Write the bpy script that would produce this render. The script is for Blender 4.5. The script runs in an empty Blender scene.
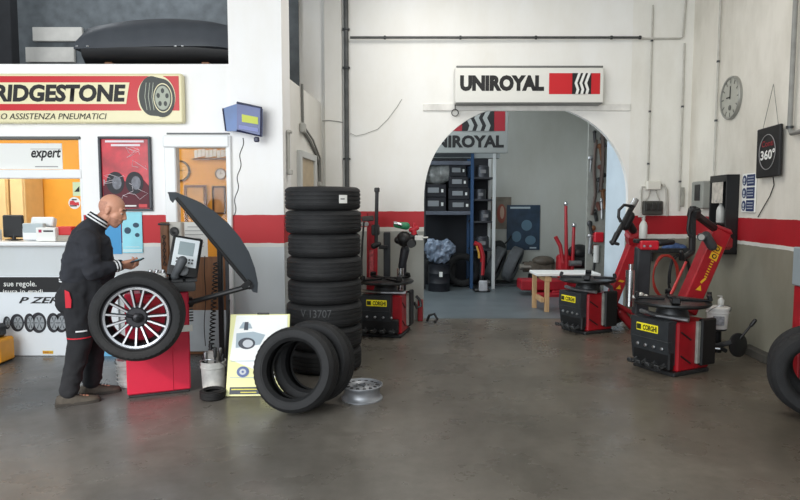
import bpy, bmesh, math, random
from mathutils import Vector, Matrix, Euler
random.seed(7)
R = math.radians
C = bpy.context.scene.collection
SC = bpy.context.scene

# ------------------------------------------------------------------ camera
F, CH = 600.0, 1.57
PITCH = math.atan(44.0 / F)
cam_d = bpy.data.cameras.new('camera'); cam_d.sensor_width = 36.0
cam_d.lens = F / 800.0 * 36.0; cam_d.clip_end = 200; cam_d.clip_start = 0.05
cam = bpy.data.objects.new('camera', cam_d); C.objects.link(cam)
cam.location = (0, 0, CH); cam.rotation_euler = (math.pi / 2 - PITCH, 0, 0)
SC.camera = cam

def ray(u, v):
    x = (u - 400) / F; y = -(v - 250) / F
    c, s = math.cos(PITCH), math.sin(PITCH)
    return Vector((x, c + y * s, -s + y * c))
def P(u, v, Y):
    d = ray(u, v); t = Y / d.y
    return Vector((d.x * t, Y, CH + d.z * t))
def G(u, v, z=0.0):
    d = ray(u, v); t = (z - CH) / d.z
    return Vector((d.x * t, d.y * t, z))

def plane_local(u, v, loc, yaw, dy=0.0):
    """point seen at (u, v) on the upright plane through loc turned by yaw, offset dy along its normal; in that frame's coordinates"""
    n_ = Vector((-math.sin(yaw), math.cos(yaw), 0)); c_ = Vector((0, 0, CH)); d_ = ray(u, v)
    q_ = c_ + d_ * ((loc + n_ * dy - c_).dot(n_) / d_.dot(n_)) - loc
    return Vector((q_.x * math.cos(yaw) + q_.y * math.sin(yaw), dy, q_.z))

# ------------------------------------------------------------------ materials
def lin(c):
    return tuple((x / 12.92 if x <= 0.04045 else ((x + 0.055) / 1.055) ** 2.4) for x in (c[0] / 255, c[1] / 255, c[2] / 255)) + (1,)
_m = {}
def mat(name, rgb, rough=0.6, metal=0.0, noise=0.0, scale=8.0, bump=0.0, bscale=60.0, emit=0.0, alpha=1.0, spec=0.5, stretch=None):
    if name in _m: return _m[name]
    m = bpy.data.materials.new(name); m.use_nodes = True
    nt = m.node_tree; b = nt.nodes['Principled BSDF']
    col = lin(rgb)
    b.inputs['Base Color'].default_value = col
    b.inputs['Roughness'].default_value = rough
    b.inputs['Metallic'].default_value = metal
    b.inputs['Specular IOR Level'].default_value = spec
    tc = nt.nodes.new('ShaderNodeTexCoord')
    if noise > 0:
        n = nt.nodes.new('ShaderNodeTexNoise'); n.inputs['Scale'].default_value = scale; n.inputs['Detail'].default_value = 5
        if stretch:
            mp = nt.nodes.new('ShaderNodeMapping'); mp.inputs['Scale'].default_value = stretch
            nt.links.new(tc.outputs['Object'], mp.inputs['Vector']); nt.links.new(mp.outputs[0], n.inputs['Vector'])
        else: nt.links.new(tc.outputs['Object'], n.inputs['Vector'])
        r = nt.nodes.new('ShaderNodeValToRGB')
        r.color_ramp.elements[0].position = 0.3; r.color_ramp.elements[1].position = 0.7
        r.color_ramp.elements[0].color = tuple(x * (1 - noise) for x in col[:3]) + (1,)
        r.color_ramp.elements[1].color = tuple(min(1, x * (1 + noise * 0.6)) for x in col[:3]) + (1,)
        nt.links.new(n.outputs['Fac'], r.inputs['Fac']); nt.links.new(r.outputs['Color'], b.inputs['Base Color'])
    if bump > 0:
        n2 = nt.nodes.new('ShaderNodeTexNoise'); n2.inputs['Scale'].default_value = bscale; n2.inputs['Detail'].default_value = 4
        nt.links.new(tc.outputs['Object'], n2.inputs['Vector'])
        bp = nt.nodes.new('ShaderNodeBump'); bp.inputs['Strength'].default_value = bump; bp.inputs['Distance'].default_value = 0.01
        nt.links.new(n2.outputs['Fac'], bp.inputs['Height']); nt.links.new(bp.outputs['Normal'], b.inputs['Normal'])
    if emit > 0:
        b.inputs['Emission Color'].default_value = col; b.inputs['Emission Strength'].default_value = emit
    if alpha < 1:
        b.inputs['Alpha'].default_value = alpha
    _m[name] = m; return m

def wall_paint(name, white, grey, red, z_red0, z_red1, z_line, grime=0.25):
    """painted plaster: grey dado, thin white line, red band, white above; stained with noise"""
    m = bpy.data.materials.new(name); m.use_nodes = True; nt = m.node_tree; b = nt.nodes['Principled BSDF']
    b.inputs['Roughness'].default_value = 0.55
    geo = nt.nodes.new('ShaderNodeNewGeometry'); sep = nt.nodes.new('ShaderNodeSeparateXYZ')
    nt.links.new(geo.outputs['Position'], sep.inputs[0])
    mr = nt.nodes.new('ShaderNodeMath'); mr.operation = 'DIVIDE'; mr.inputs[1].default_value = 5.0
    nz = nt.nodes.new('ShaderNodeTexNoise'); nz.inputs['Scale'].default_value = 9
    nt.links.new(geo.outputs['Position'], nz.inputs['Vector'])
    wob = nt.nodes.new('ShaderNodeMath'); wob.operation = 'MULTIPLY_ADD'; wob.inputs[1].default_value = 0.012
    nt.links.new(nz.outputs['Fac'], wob.inputs[0]); nt.links.new(sep.outputs['Z'], wob.inputs[2])
    nt.links.new(wob.outputs[0], mr.inputs[0])
    rp = nt.nodes.new('ShaderNodeValToRGB'); rp.color_ramp.interpolation = 'CONSTANT'
    e = rp.color_ramp.elements
    e[0].position = 0; e[0].color = lin(grey)
    e[1].position = z_line / 5; e[1].color = lin((225, 225, 220))
    x = e.new(z_red0 / 5); x.color = lin(red)
    x = e.new(z_red1 / 5); x.color = lin(white)
    nt.links.new(mr.outputs[0], rp.inputs['Fac'])
    n1 = nt.nodes.new('ShaderNodeTexNoise'); n1.inputs['Scale'].default_value = 1.6; n1.inputs['Detail'].default_value = 8; n1.inputs['Roughness'].default_value = 0.65
    mp = nt.nodes.new('ShaderNodeMapping'); mp.inputs['Scale'].default_value = (1, 1, 0.45)
    nt.links.new(geo.outputs['Position'], mp.inputs['Vector']); nt.links.new(mp.outputs[0], n1.inputs['Vector'])
    r2 = nt.nodes.new('ShaderNodeValToRGB'); r2.color_ramp.elements[0].position = 0.3; r2.color_ramp.elements[1].position = 0.62
    g = 1 - grime; r2.color_ramp.elements[0].color = (g, g * 0.985, g * 0.95, 1); r2.color_ramp.elements[1].color = (1, 1, 1, 1)
    nt.links.new(n1.outputs['Fac'], r2.inputs['Fac'])
    mx = nt.nodes.new('ShaderNodeMix'); mx.data_type = 'RGBA'; mx.blend_type = 'MULTIPLY'; mx.inputs['Factor'].default_value = 1
    nt.links.new(rp.outputs['Color'], mx.inputs[6]); nt.links.new(r2.outputs['Color'], mx.inputs[7])
    nt.links.new(mx.outputs[2], b.inputs['Base Color'])
    n3 = nt.nodes.new('ShaderNodeTexNoise'); n3.inputs['Scale'].default_value = 40
    nt.links.new(geo.outputs['Position'], n3.inputs['Vector'])
    bp = nt.nodes.new('ShaderNodeBump'); bp.inputs['Strength'].default_value = 0.08
    nt.links.new(n3.outputs['Fac'], bp.inputs['Height']); nt.links.new(bp.outputs['Normal'], b.inputs['Normal'])
    return m

# ------------------------------------------------------------------ mesh builder
class MB:
    def __init__(s): s.v = []; s.f = []; s.mi = []; s.cur = 0; s.M = Matrix.Identity(4)
    def add(s, verts, faces):
        o = len(s.v); s.v += [tuple(s.M @ Vector(p)) for p in verts]
        s.f += [[i + o for i in f] for f in faces]; s.mi += [s.cur] * len(faces); return s
    def box(s, c, size, bev=0.0, rot=None, seg=1):
        bm = bmesh.new(); bmesh.ops.create_cube(bm, size=1)
        bmesh.ops.scale(bm, vec=size, verts=bm.verts)
        if bev > 0: bmesh.ops.bevel(bm, geom=list(bm.edges), offset=min(bev, min(size) * 0.45), segments=seg, profile=0.6, affect='EDGES')
        M = Matrix.Translation(c) @ (Euler(rot).to_matrix().to_4x4() if rot else Matrix.Identity(4))
        bm.verts.index_update()
        s.add([M @ v.co for v in bm.verts], [[v.index for v in f.verts] for f in bm.faces]); bm.free(); return s
    def lathe(s, prof, c=(0, 0, 0), axis=(0, 0, 1), n=32, closed=False, caps=True):
        q = Vector(axis).normalized().to_track_quat('Z', 'Y').to_matrix(); c = Vector(c)
        vs = []; fs = []; k = len(prof)
        for i in range(n):
            a = 2 * math.pi * i / n
            for (r, z) in prof: vs.append(c + q @ Vector((r * math.cos(a), r * math.sin(a), z)))
        for i in range(n):
            j = (i + 1) % n
            for p in range(k if closed else k - 1):
                p2 = (p + 1) % k
                fs.append([i * k + p, j * k + p, j * k + p2, i * k + p2])
        if caps and not closed:
            if prof[0][0] > 1e-5: fs.append([i * k for i in range(n)][::-1])
            if prof[-1][0] > 1e-5: fs.append([i * k + k - 1 for i in range(n)])
        return s.add(vs, fs)
    def cyl(s, a, b, r, r2=None, n=16):
        a = Vector(a); b = Vector(b); r2 = r if r2 is None else r2
        return s.lathe([(r, 0), (r2, (b - a).length)], a, b - a, n)
    def tube(s, pts, r, n=8):
        pts = [Vector(p) for p in pts]; vs = []; fs = []
        up = Vector((0.13, 0.31, 0.94)); prev = None
        for i, p in enumerate(pts):
            t = (pts[min(i + 1, len(pts) - 1)] - pts[max(i - 1, 0)]).normalized()
            if prev is None:
                u = t.cross(up)
                if u.length < 1e-3: u = t.cross(Vector((1, 0, 0)))
            else: u = prev - t * prev.dot(t)
            u.normalize(); w = t.cross(u); prev = u
            rr = r[i] if isinstance(r, (list, tuple)) else r
            for k in range(n):
                a = 2 * math.pi * k / n; vs.append(p + u * (rr * math.cos(a)) + w * (rr * math.sin(a)))
        for i in range(len(pts) - 1):
            for k in range(n):
                k2 = (k + 1) % n; fs.append([i * n + k, i * n + k2, (i + 1) * n + k2, (i + 1) * n + k])
        fs.append(list(range(n))[::-1]); fs.append([(len(pts) - 1) * n + k for k in range(n)])
        return s.add(vs, fs)
    def prism(s, poly, y0, y1):
        """polygon in local XZ extruded along Y"""
        k = len(poly); vs = [(x, y0, z) for x, z in poly] + [(x, y1, z) for x, z in poly]
        fs = [list(range(k)), [k + i for i in range(k)][::-1]]
        fs += [[i, k + i, k + (i + 1) % k, (i + 1) % k] for i in range(k)]
        return s.add(vs, fs)
    def ball(s, c, rad, n=16, m=10, rot=None):
        if not isinstance(rad, (tuple, list)): rad = (rad,) * 3
        M = Euler(rot).to_matrix() if rot else Matrix.Identity(3)
        vs = []; fs = []; c = Vector(c)
        for j in range(m + 1):
            t = math.pi * j / m
            for i in range(n):
                a = 2 * math.pi * i / n
                vs.append(c + M @ Vector((rad[0] * math.sin(t) * math.cos(a), rad[1] * math.sin(t) * math.sin(a), rad[2] * math.cos(t))))
        for j in range(m):
            for i in range(n):
                i2 = (i + 1) % n; fs.append([j * n + i, (j + 1) * n + i, (j + 1) * n + i2, j * n + i2])
        return s.add(vs, fs)
    def cap(s, a, ra, b, rb, n=14):
        """round-ended tapered limb"""
        a = Vector(a); b = Vector(b); L = (b - a).length
        prof = [(max(1e-4, ra * math.cos(t)), ra * math.sin(t)) for t in [-math.pi / 2 + i * math.pi / 10 for i in range(6)]]
        prof += [(max(1e-4, rb * math.cos(t)), L + rb * math.sin(t)) for t in [i * math.pi / 10 for i in range(6)]]
        return s.lathe(prof, a, b - a, n, caps=True)
    def mesh(s, name, mats, smooth=35):
        me = bpy.data.meshes.new(name); me.from_pydata(s.v, [], s.f)
        for m in (mats if isinstance(mats, (list, tuple)) else [mats]): me.materials.append(m)
        me.polygons.foreach_set('material_index', s.mi)
        bm = bmesh.new(); bm.from_mesh(me); bmesh.ops.remove_doubles(bm, verts=bm.verts, dist=1e-6)
        bmesh.ops.recalc_face_normals(bm, faces=bm.faces); bm.to_mesh(me); bm.free()
        if smooth:
            me.polygons.foreach_set('use_smooth', [True] * len(me.polygons)); me.set_sharp_from_angle(angle=R(smooth))
        return me
    def build(s, name, mats, parent=None, smooth=35, label=None):
        o = bpy.data.objects.new(name, s.mesh(name, mats, smooth)); C.objects.link(o)
        if parent: o.parent = parent
        if label: o['label'] = label
        return o

def remeshed(mb, name, m, parent=None, vox=.009, sm=4, dec=None, smoothing=True):
    me = bpy.data.meshes.new(name + '_raw'); me.from_pydata(mb.v, [], mb.f)
    bm = bmesh.new(); bm.from_mesh(me); bmesh.ops.remove_doubles(bm, verts=bm.verts, dist=1e-5); bmesh.ops.recalc_face_normals(bm, faces=bm.faces); bm.to_mesh(me); bm.free()
    o = bpy.data.objects.new(name + '_raw', me); C.objects.link(o)
    r_ = o.modifiers.new('r', 'REMESH'); r_.mode = 'VOXEL'; r_.voxel_size = vox
    s_ = o.modifiers.new('s', 'SMOOTH'); s_.factor = .5; s_.iterations = sm
    bpy.context.view_layer.update()
    me2 = bpy.data.meshes.new_from_object(o.evaluated_get(bpy.context.evaluated_depsgraph_get()))
    bpy.data.objects.remove(o); bpy.data.meshes.remove(me)
    me2.name = name; me2.materials.clear(); me2.materials.append(m)
    for p in me2.polygons: p.use_smooth = True; p.material_index = 0
    ob = bpy.data.objects.new(name, me2); C.objects.link(ob)
    if parent: ob.parent = parent
    return ob

from mathutils import noise as mnoise
def crumple(ob, amp, sc, off):
    me = ob.data; ns = [v.normal.copy() for v in me.vertices]
    for v, n_ in zip(me.vertices, ns):
        q_ = Vector((v.co.x * sc[0], v.co.y * sc[1], v.co.z * sc[2])) + Vector((off, off, off))
        v.co += n_ * (amp * (abs(mnoise.noise(q_)) * -1.6 + .35 + .5 * mnoise.noise(q_ * 2.3)))
def tag(o, label, cat, group=None, kind=None):
    o['label'] = label; o['category'] = cat
    if group: o['group'] = group
    if kind: o['kind'] = kind
    return o
def thing(name, label, cat, loc=(0, 0, 0), rotz=0.0, group=None, rot=None):
    o = bpy.data.objects.new(name, None); C.objects.link(o); o.empty_display_size = 0.1
    o.location = loc; o.rotation_euler = rot if rot else (0, 0, rotz)
    return tag(o, label, cat, group)
def struct(name, mb, m, smooth=35):
    o = mb.build(name, m, None, smooth); o['kind'] = 'structure'; return o
def copy_tree(o, parent=None):
    c = o.copy(); C.objects.link(c)
    if parent: c.parent = parent
    for ch in list(o.children): copy_tree(ch, c)
    return c

_tx = {}
def text(body, parent, m, c, w, h, y=-0.004, depth=0.002, bold=0.02, shear=0.0, name='lettering', rot=None):
    """lettering lying in the parent's XZ plane, facing -Y, fitted to w x h, centred on c=(x,z)"""
    cu = bpy.data.curves.new('txt', 'FONT'); cu.body = body; cu.offset = bold; cu.shear = shear; cu.resolution_u = 3
    to = bpy.data.objects.new('txt', cu); C.objects.link(to)
    bpy.context.view_layer.update()
    me = bpy.data.meshes.new_from_object(to.evaluated_get(bpy.context.evaluated_depsgraph_get()))
    bpy.data.objects.remove(to); bpy.data.curves.remove(cu)
    xs = [v.co.x for v in me.vertices]; ys = [v.co.y for v in me.vertices]
    x0, x1, y0, y1 = min(xs), max(xs), min(ys), max(ys)
    for v in me.vertices:
        X = ((v.co.x - x0) / (x1 - x0) - 0.5) * w; Z = ((v.co.y - y0) / (y1 - y0) - 0.5) * h
        v.co = (c[0] + X, y, c[1] + Z)
    me.materials.clear(); me.materials.append(m); me.name = name
    for p in me.polygons: p.material_index = 0
    o = bpy.data.objects.new(name, me); C.objects.link(o); o.parent = parent
    return o
def rect(mb, x0, z0, x1, z1, y0, y1=None):
    y1 = y0 + 0.003 if y1 is None else y1
    mb.box(((x0 + x1) / 2, (y0 + y1) / 2, (z0 + z1) / 2), (abs(x1 - x0), abs(y1 - y0), abs(z1 - z0))); return mb

# shared materials
WHITE = mat('white_gloss', (238, 238, 235), 0.45)
PAPER = mat('paper_white', (235, 236, 232), 0.7)
CREAM = mat('cream_enamel', (236, 228, 186), 0.4)
BLACK = mat('black_plastic', (26, 27, 29), 0.45, noise=0.15, scale=12)
INK = mat('ink_black', (22, 22, 24), 0.6)
RUB = mat('tyre_rubber', (29, 30, 32), 0.72, noise=0.3, scale=14, bump=0.25, bscale=90)
RUBD = mat('tyre_liner', (20, 21, 22), 0.75, noise=0.2, scale=20)
RED = mat('red_enamel', (200, 30, 48), 0.4, noise=0.14, scale=4)
REDD = mat('red_machine', (168, 24, 36), 0.38, noise=0.25, scale=6)
SIGNRED = mat('sign_red', (202, 28, 38), 0.4)
STEEL = mat('brushed_steel', (170, 172, 175), 0.35, 0.9, noise=0.2, scale=20)
CHROME = mat('polished_steel', (215, 217, 220), 0.18, 1.0)
DSTEEL = mat('dark_steel', (70, 72, 74), 0.42, 0.6, noise=0.3, scale=15)
GREYP = mat('grey_plastic', (82, 86, 90), 0.55, noise=0.12, scale=8)
CHAR = mat('charcoal_panel', (48, 52, 56), 0.5, noise=0.22, scale=9)
YEL = mat('yellow_label', (240, 225, 40), 0.5, emit=0.15)
PIPE = mat('dark_pipe', (84, 86, 86), 0.5, 0.3, noise=0.3, scale=10)
CONDUIT = mat('pale_conduit', (188, 186, 178), 0.5, noise=0.15, scale=10)
WOOD = mat('brown_wood', (124, 82, 50), 0.5, noise=0.3, scale=6, stretch=(6, 6, 0.6))
PINE = mat('pine_wood', (200, 164, 120), 0.55, noise=0.2, scale=6, stretch=(8, 8, 0.8))
GLASSY = mat('screen_glass', (150, 168, 172), 0.15)
CABLE = mat('cable_black', (24, 24, 25), 0.5)
CABLEG = mat('cable_grey', (120, 120, 116), 0.55)

# ------------------------------------------------------------------ setting
YF, YA, YB = 6.24, 8.2, 12.7           # office facade, arch wall, back of far room
HC = 4.75
XC = P(688, 200, YA).x                   # corner with the right wall
facade_paint = wall_paint('facade_paint', (250, 250, 250), (208, 214, 217), (196, 22, 34), 1.175, 1.475, 1.145, 0.05)
archl_paint = wall_paint('arch_paint_left', (243, 243, 240), (168, 172, 168), (190, 38, 48), 1.27, 1.485, 1.215, 0.07)
archr_paint = wall_paint('arch_paint_right', (240, 239, 233), (140, 138, 126), (172, 26, 38), 1.18, 1.44, 1.12, 0.14)
right_paint = wall_paint('right_paint', (234, 230, 220), (140, 138, 124), (176, 26, 38), 1.19, 1.445, 1.145, 0.24)
side_paint = wall_paint('side_paint', (232, 231, 226), (170, 172, 170), (232, 231, 226), 1.2, 1.5, 1.1, 0.10)

# floor: worn, slightly glossy concrete
fm = bpy.data.materials.new('worn_concrete'); fm.use_nodes = True
nt = fm.node_tree; b = nt.nodes['Principled BSDF']; geo = nt.nodes.new('ShaderNodeNewGeometry')
def nnoise(sc, det, rg=0.6):
    n = nt.nodes.new('ShaderNodeTexNoise'); n.inputs['Scale'].default_value = sc; n.inputs['Detail'].default_value = det; n.inputs['Roughness'].default_value = rg
    nt.links.new(geo.outputs['Position'], n.inputs['Vector']); return n
def nramp(src, p0, c0, p1, c1):
    r = nt.nodes.new('ShaderNodeValToRGB'); e = r.color_ramp.elements; e[0].position = p0; e[0].color = c0; e[1].position = p1; e[1].color = c1
    nt.links.new(src, r.inputs['Fac']); return r
r1 = nramp(nnoise(0.9, 7).outputs['Fac'], 0.3, lin((94, 91, 86)), 0.7, lin((124, 120, 114)))
r2 = nramp(nnoise(7, 8, 0.7).outputs['Fac'], 0.35, (0.80, 0.79, 0.78, 1), 0.65, (1.05, 1.05, 1.05, 1))
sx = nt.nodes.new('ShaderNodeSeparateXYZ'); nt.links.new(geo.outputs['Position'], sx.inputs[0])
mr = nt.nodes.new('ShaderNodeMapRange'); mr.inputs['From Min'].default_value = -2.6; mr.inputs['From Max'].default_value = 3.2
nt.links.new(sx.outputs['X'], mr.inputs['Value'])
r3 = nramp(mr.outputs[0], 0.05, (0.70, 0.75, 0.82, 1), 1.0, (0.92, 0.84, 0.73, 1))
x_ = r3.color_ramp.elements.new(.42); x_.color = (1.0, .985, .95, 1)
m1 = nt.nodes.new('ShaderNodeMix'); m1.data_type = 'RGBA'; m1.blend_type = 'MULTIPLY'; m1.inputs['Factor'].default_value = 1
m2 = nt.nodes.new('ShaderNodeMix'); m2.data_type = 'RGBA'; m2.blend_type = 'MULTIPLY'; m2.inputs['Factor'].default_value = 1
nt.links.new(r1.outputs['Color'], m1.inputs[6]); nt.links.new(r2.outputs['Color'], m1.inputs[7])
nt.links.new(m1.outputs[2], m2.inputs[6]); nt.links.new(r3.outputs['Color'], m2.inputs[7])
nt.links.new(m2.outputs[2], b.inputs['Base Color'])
r4 = nramp(nnoise(2.2, 6).outputs['Fac'], 0.3, (0.20, 0.20, 0.20, 1), 0.7, (0.42, 0.42, 0.42, 1))
nt.links.new(r4.outputs['Color'], b.inputs['Roughness']); b.inputs['Specular IOR Level'].default_value = 0.45
bp = nt.nodes.new('ShaderNodeBump'); bp.inputs['Strength'].default_value = 0.06
nt.links.new(nnoise(25, 5).outputs['Fac'], bp.inputs['Height']); nt.links.new(bp.outputs['Normal'], b.inputs['Normal'])
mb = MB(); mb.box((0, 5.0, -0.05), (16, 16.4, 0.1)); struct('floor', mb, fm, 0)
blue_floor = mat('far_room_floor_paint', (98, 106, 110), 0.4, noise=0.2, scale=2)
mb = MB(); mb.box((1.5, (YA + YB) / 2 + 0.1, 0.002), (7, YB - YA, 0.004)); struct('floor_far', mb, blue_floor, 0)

PX0 = P(229, 60, YF).x; PX1 = P(284, 200, YF).x      # pillar
Z_OFF = P(100, 64, YF).z
# --- facade of the office with window and door openings
WX0, WX1, WZ0, WZ1 = P(-70, 200, YF).x, P(83, 200, YF).x, P(0, 243, YF).z, P(0, 137, YF).z
DX0, DX1, DZ1 = P(168, 200, YF).x, PX0, P(0, 136, YF).z
XL = -7.0; T = 0.12
mb = MB()
def fbox(x0, x1, z0, z1, y=YF, t=T): mb.box(((x0 + x1) / 2, y + t / 2, (z0 + z1) / 2), (x1 - x0, t, z1 - z0))
fbox(XL, WX0, 0, Z_OFF); fbox(WX0, WX1, 0, WZ0); fbox(WX0, WX1, WZ1, Z_OFF); fbox(WX1, DX0, 0, Z_OFF); fbox(DX0, DX1, DZ1, Z_OFF)
struct('wall_office', mb, facade_paint, 0)
mb = MB(); mb.box(((PX0 + PX1) / 2, YF + 0.2, HC / 2), (PX1 - PX0, 0.44, HC)); struct('wall_pillar', mb, facade_paint, 0)
# side wall of the office, topped level with the mezzanine
SY0 = YF + 0.42; SX0 = PX1 - 0.0; SX1 = P(322, 200, YA).x
SZ = 2.95
mb = MB(); th = 0.12
mb.add([(SX0, SY0, 0), (SX1, YA, 0), (SX1, YA, SZ), (SX0, SY0, SZ), (SX0 - th, SY0, 0), (SX1 - th, YA, 0), (SX1 - th, YA, SZ), (SX0 - th, SY0, SZ)],
       [[0, 1, 2, 3], [4, 5, 6, 7][::-1], [3, 2, 6, 7], [0, 4, 5, 1][::-1], [0, 3, 7, 4], [1, 2, 6, 5]])
struct('wall_side', mb, side_paint, 0)
mb = MB(); mb.box(((XL + SX0) / 2 - 0.1, (YF + YA) / 2 + 0.05, Z_OFF - 0.06), (SX0 - XL - 0.25, YA - YF - 0.2, 0.1)); struct('ceiling_office', mb, mat('mezzanine_board', (60, 62, 64), 0.8, noise=0.2), 0)
# office interior walls
ORANGE = mat('orange_wall', (234, 166, 56), 0.6, noise=0.05)
mb = MB(); mb.box(((XL + SX0) / 2, YA - 0.12, 1.45), (SX0 - XL - 0.3, 0.06, 2.9)); struct('wall_orange', mb, ORANGE, 0)

# --- arch wall
ax0, ax1 = P(424, 200, YA).x, P(628, 200, YA).x
acx, aa = (ax0 + ax1) / 2, (ax1 - ax0) / 2
az = P(0, 200, YA).z; ab = P(526, 104.5, YA).z - az
AT = 0.08
arch = []
for i in range(41):
    t = math.pi * (1 - i / 40); e = 2 / 2.15
    c_, s_ = math.cos(t), math.sin(t)
    arch.append((acx + aa * math.copysign(abs(c_) ** e, c_), az + ab * abs(s_) ** e))
AX0 = XL; AX1 = XC + 0.02
mb = MB()
mb.cur = 0; mb.box(((AX0 + ax0) / 2, YA + AT / 2, HC / 2), (ax0 - AX0, AT, HC))
mb.cur = 1; mb.box(((AX1 + ax1) / 2, YA + AT / 2, HC / 2), (AX1 - ax1, AT, HC))
mb.cur = 0
for (a, b_) in zip(arch[:-1], arch[1:]):
    v = [(a[0], YA, a[1]), (b_[0], YA, b_[1]), (b_[0], YA, HC), (a[0], YA, HC)]
    v += [(x, YA + AT, z) for x, _, z in v]
    mb.add(v, [[0, 1, 2, 3], [7, 6, 5, 4], [0, 4, 5, 1], [3, 2, 6, 7]])
struct('wall_arch', mb, [archl_paint, archr_paint], 0)
# raised plaster strip over the arch, and thin frame lines
mb = MB(); a = P(423, 104, YA); b2 = P(630, 111, YA)
mb.box(((a.x + b2.x) / 2, YA, (a.z + b2.z) / 2), (b2.x - a.x, 0.05, a.z - b2.z), 0.006)
struct('trim_arch', mb, mat('plaster_strip', (230, 229, 224), 0.6, noise=0.15), 0)
# pilaster left of the pipe
mb = MB(); a = P(324, 25, YA); b2 = P(342, 25, YA); mb.box(((a.x + b2.x) / 2, YA - 0.03, HC / 2), (b2.x - a.x, 0.06, HC), 0.01)
struct('trim_pilaster', mb, side_paint, 0)

# --- right wall (slightly out of square)
WD = Vector((0.085, 1, 0)).normalized(); WN = Vector((-WD.y, WD.x, 0)); WO = Vector((XC, YA, 0))
def W(u, v, off=0.0):
    d = ray(u, v); o = Vector((0, 0, CH)); t = ((WO + WN * off) - o).dot(WN) / d.dot(WN); return o + d * t
WR = math.atan2(-WD.y, -WD.x)            # rotation of a thing hung on that wall
mb = MB(); p0 = WO + WD * 0.1; p1 = WO - WD * 10.5; nn = -WN * 0.15
mb.add([p0, p1, p1 + Vector((0, 0, HC)), p0 + Vector((0, 0, HC)), p0 + nn, p1 + nn, p1 + nn + Vector((0, 0, HC)), p0 + nn + Vector((0, 0, HC))],
       [[0, 1, 2, 3], [4, 5, 6, 7], [0, 3, 7, 4], [1, 2, 6, 5], [3, 2, 6, 7], [0, 1, 5, 4]])
struct('wall_right', mb, right_paint, 0)
# --- far room
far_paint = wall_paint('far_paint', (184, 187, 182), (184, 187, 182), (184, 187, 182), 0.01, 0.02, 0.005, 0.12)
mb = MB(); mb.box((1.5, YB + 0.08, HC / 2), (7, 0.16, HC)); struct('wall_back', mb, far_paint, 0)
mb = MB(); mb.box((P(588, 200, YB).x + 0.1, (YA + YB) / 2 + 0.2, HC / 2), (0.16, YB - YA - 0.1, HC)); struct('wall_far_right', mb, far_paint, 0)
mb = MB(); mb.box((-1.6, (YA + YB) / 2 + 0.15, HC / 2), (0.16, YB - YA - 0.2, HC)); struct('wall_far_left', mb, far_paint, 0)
bluish = mat('pale_blue_panel', (206, 220, 230), 0.6, noise=0.06, scale=3)
mb = MB(); xb = P(626, 200, YA + AT).x
mb.box((xb + 0.06, YA + AT + 0.42, 1.7), (0.10, 0.84, 3.4)); struct('wall_partition', mb, bluish, 0)
mb = MB(); mb.box((0, 5.0, HC + 0.05), (16, 16.4, 0.1)); struct('ceiling', mb, mat('ceiling_paint', (190, 190, 186), 0.7, noise=0.08), 0)
# far-room beam above the shelves
mb = MB(); a = P(415, 153, 11.3); b2 = P(500, 158, 11.3); mb.box(((a.x + b2.x) / 2, 11.4, (a.z + b2.z) / 2), (b2.x - a.x, 0.2, a.z - b2.z)); struct('trim_beam', mb, mat('beam_grey', (150, 156, 156), 0.6), 0)

# ------------------------------------------------------------------ window of the office
def slab(mb, u0, v0, u1, v1, Y, t):
    a = P(u0, v0, Y); b_ = P(u1, v1, Y); mb.box(((a.x + b_.x) / 2, Y + t / 2, (a.z + b_.z) / 2), (abs(b_.x - a.x), t, abs(a.z - b_.z))); return mb
frame_w = mat('window_frame_white', (240, 242, 242), 0.4)
mb = MB()
wz = lambda v: P(0, v, YF).z
mb.box(((WX0 + WX1) / 2, YF + 0.04, wz(174)), (WX1 - WX0, 0.1, wz(169.5) - wz(178.5)), 0.01)
mb.box((WX1 - 0.012, YF + 0.05, (WZ0 + WZ1) / 2), (0.03, 0.1, WZ1 - WZ0), 0.006)
mb.box((WX0 + 0.012, YF + 0.05, (WZ0 + WZ1) / 2), (0.03, 0.1, WZ1 - WZ0), 0.006)
mb.cur = 1
mb.box(((WX0 + WX1) / 2, YF + 0.03, wz(138)), (WX1 - WX0, 0.1, 0.03), 0.006)
wf = mb.build('window_1', [frame_w, mat('window_head_dark', (96, 98, 98), 0.5)]); wf['kind'] = 'structure'
mb = MB(); mb.box(((WX0 + WX1) / 2, YF + 0.08, wz(243.5)), (WX1 - WX0, 0.36, 0.04), 0.008)
o = mb.build('window_sill', mat('counter_white', (236, 238, 238), 0.35), wf)
glass = bpy.data.materials.new('window_glass'); glass.use_nodes = True; gnt = glass.node_tree
gb = gnt.nodes['Principled BSDF']; gout = gnt.nodes['Material Output']
tr = gnt.nodes.new('ShaderNodeBsdfTransparent'); gl = gnt.nodes.new('ShaderNodeBsdfGlossy'); gl.inputs['Roughness'].default_value = 0.02
ms = gnt.nodes.new('ShaderNodeMixShader'); ms.inputs[0].default_value = 0.012
gnt.links.new(tr.outputs[0], ms.inputs[1]); gnt.links.new(gl.outputs[0], ms.inputs[2]); gnt.links.new(ms.outputs[0], gout.inputs['Surface'])
mb = MB(); mb.box(((WX0 + WX1) / 2, YF + 0.06, (wz(139) + wz(170)) / 2), (WX1 - WX0, 0.006, wz(139) - wz(170))); mb.build('window_pane', glass, wf)

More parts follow.
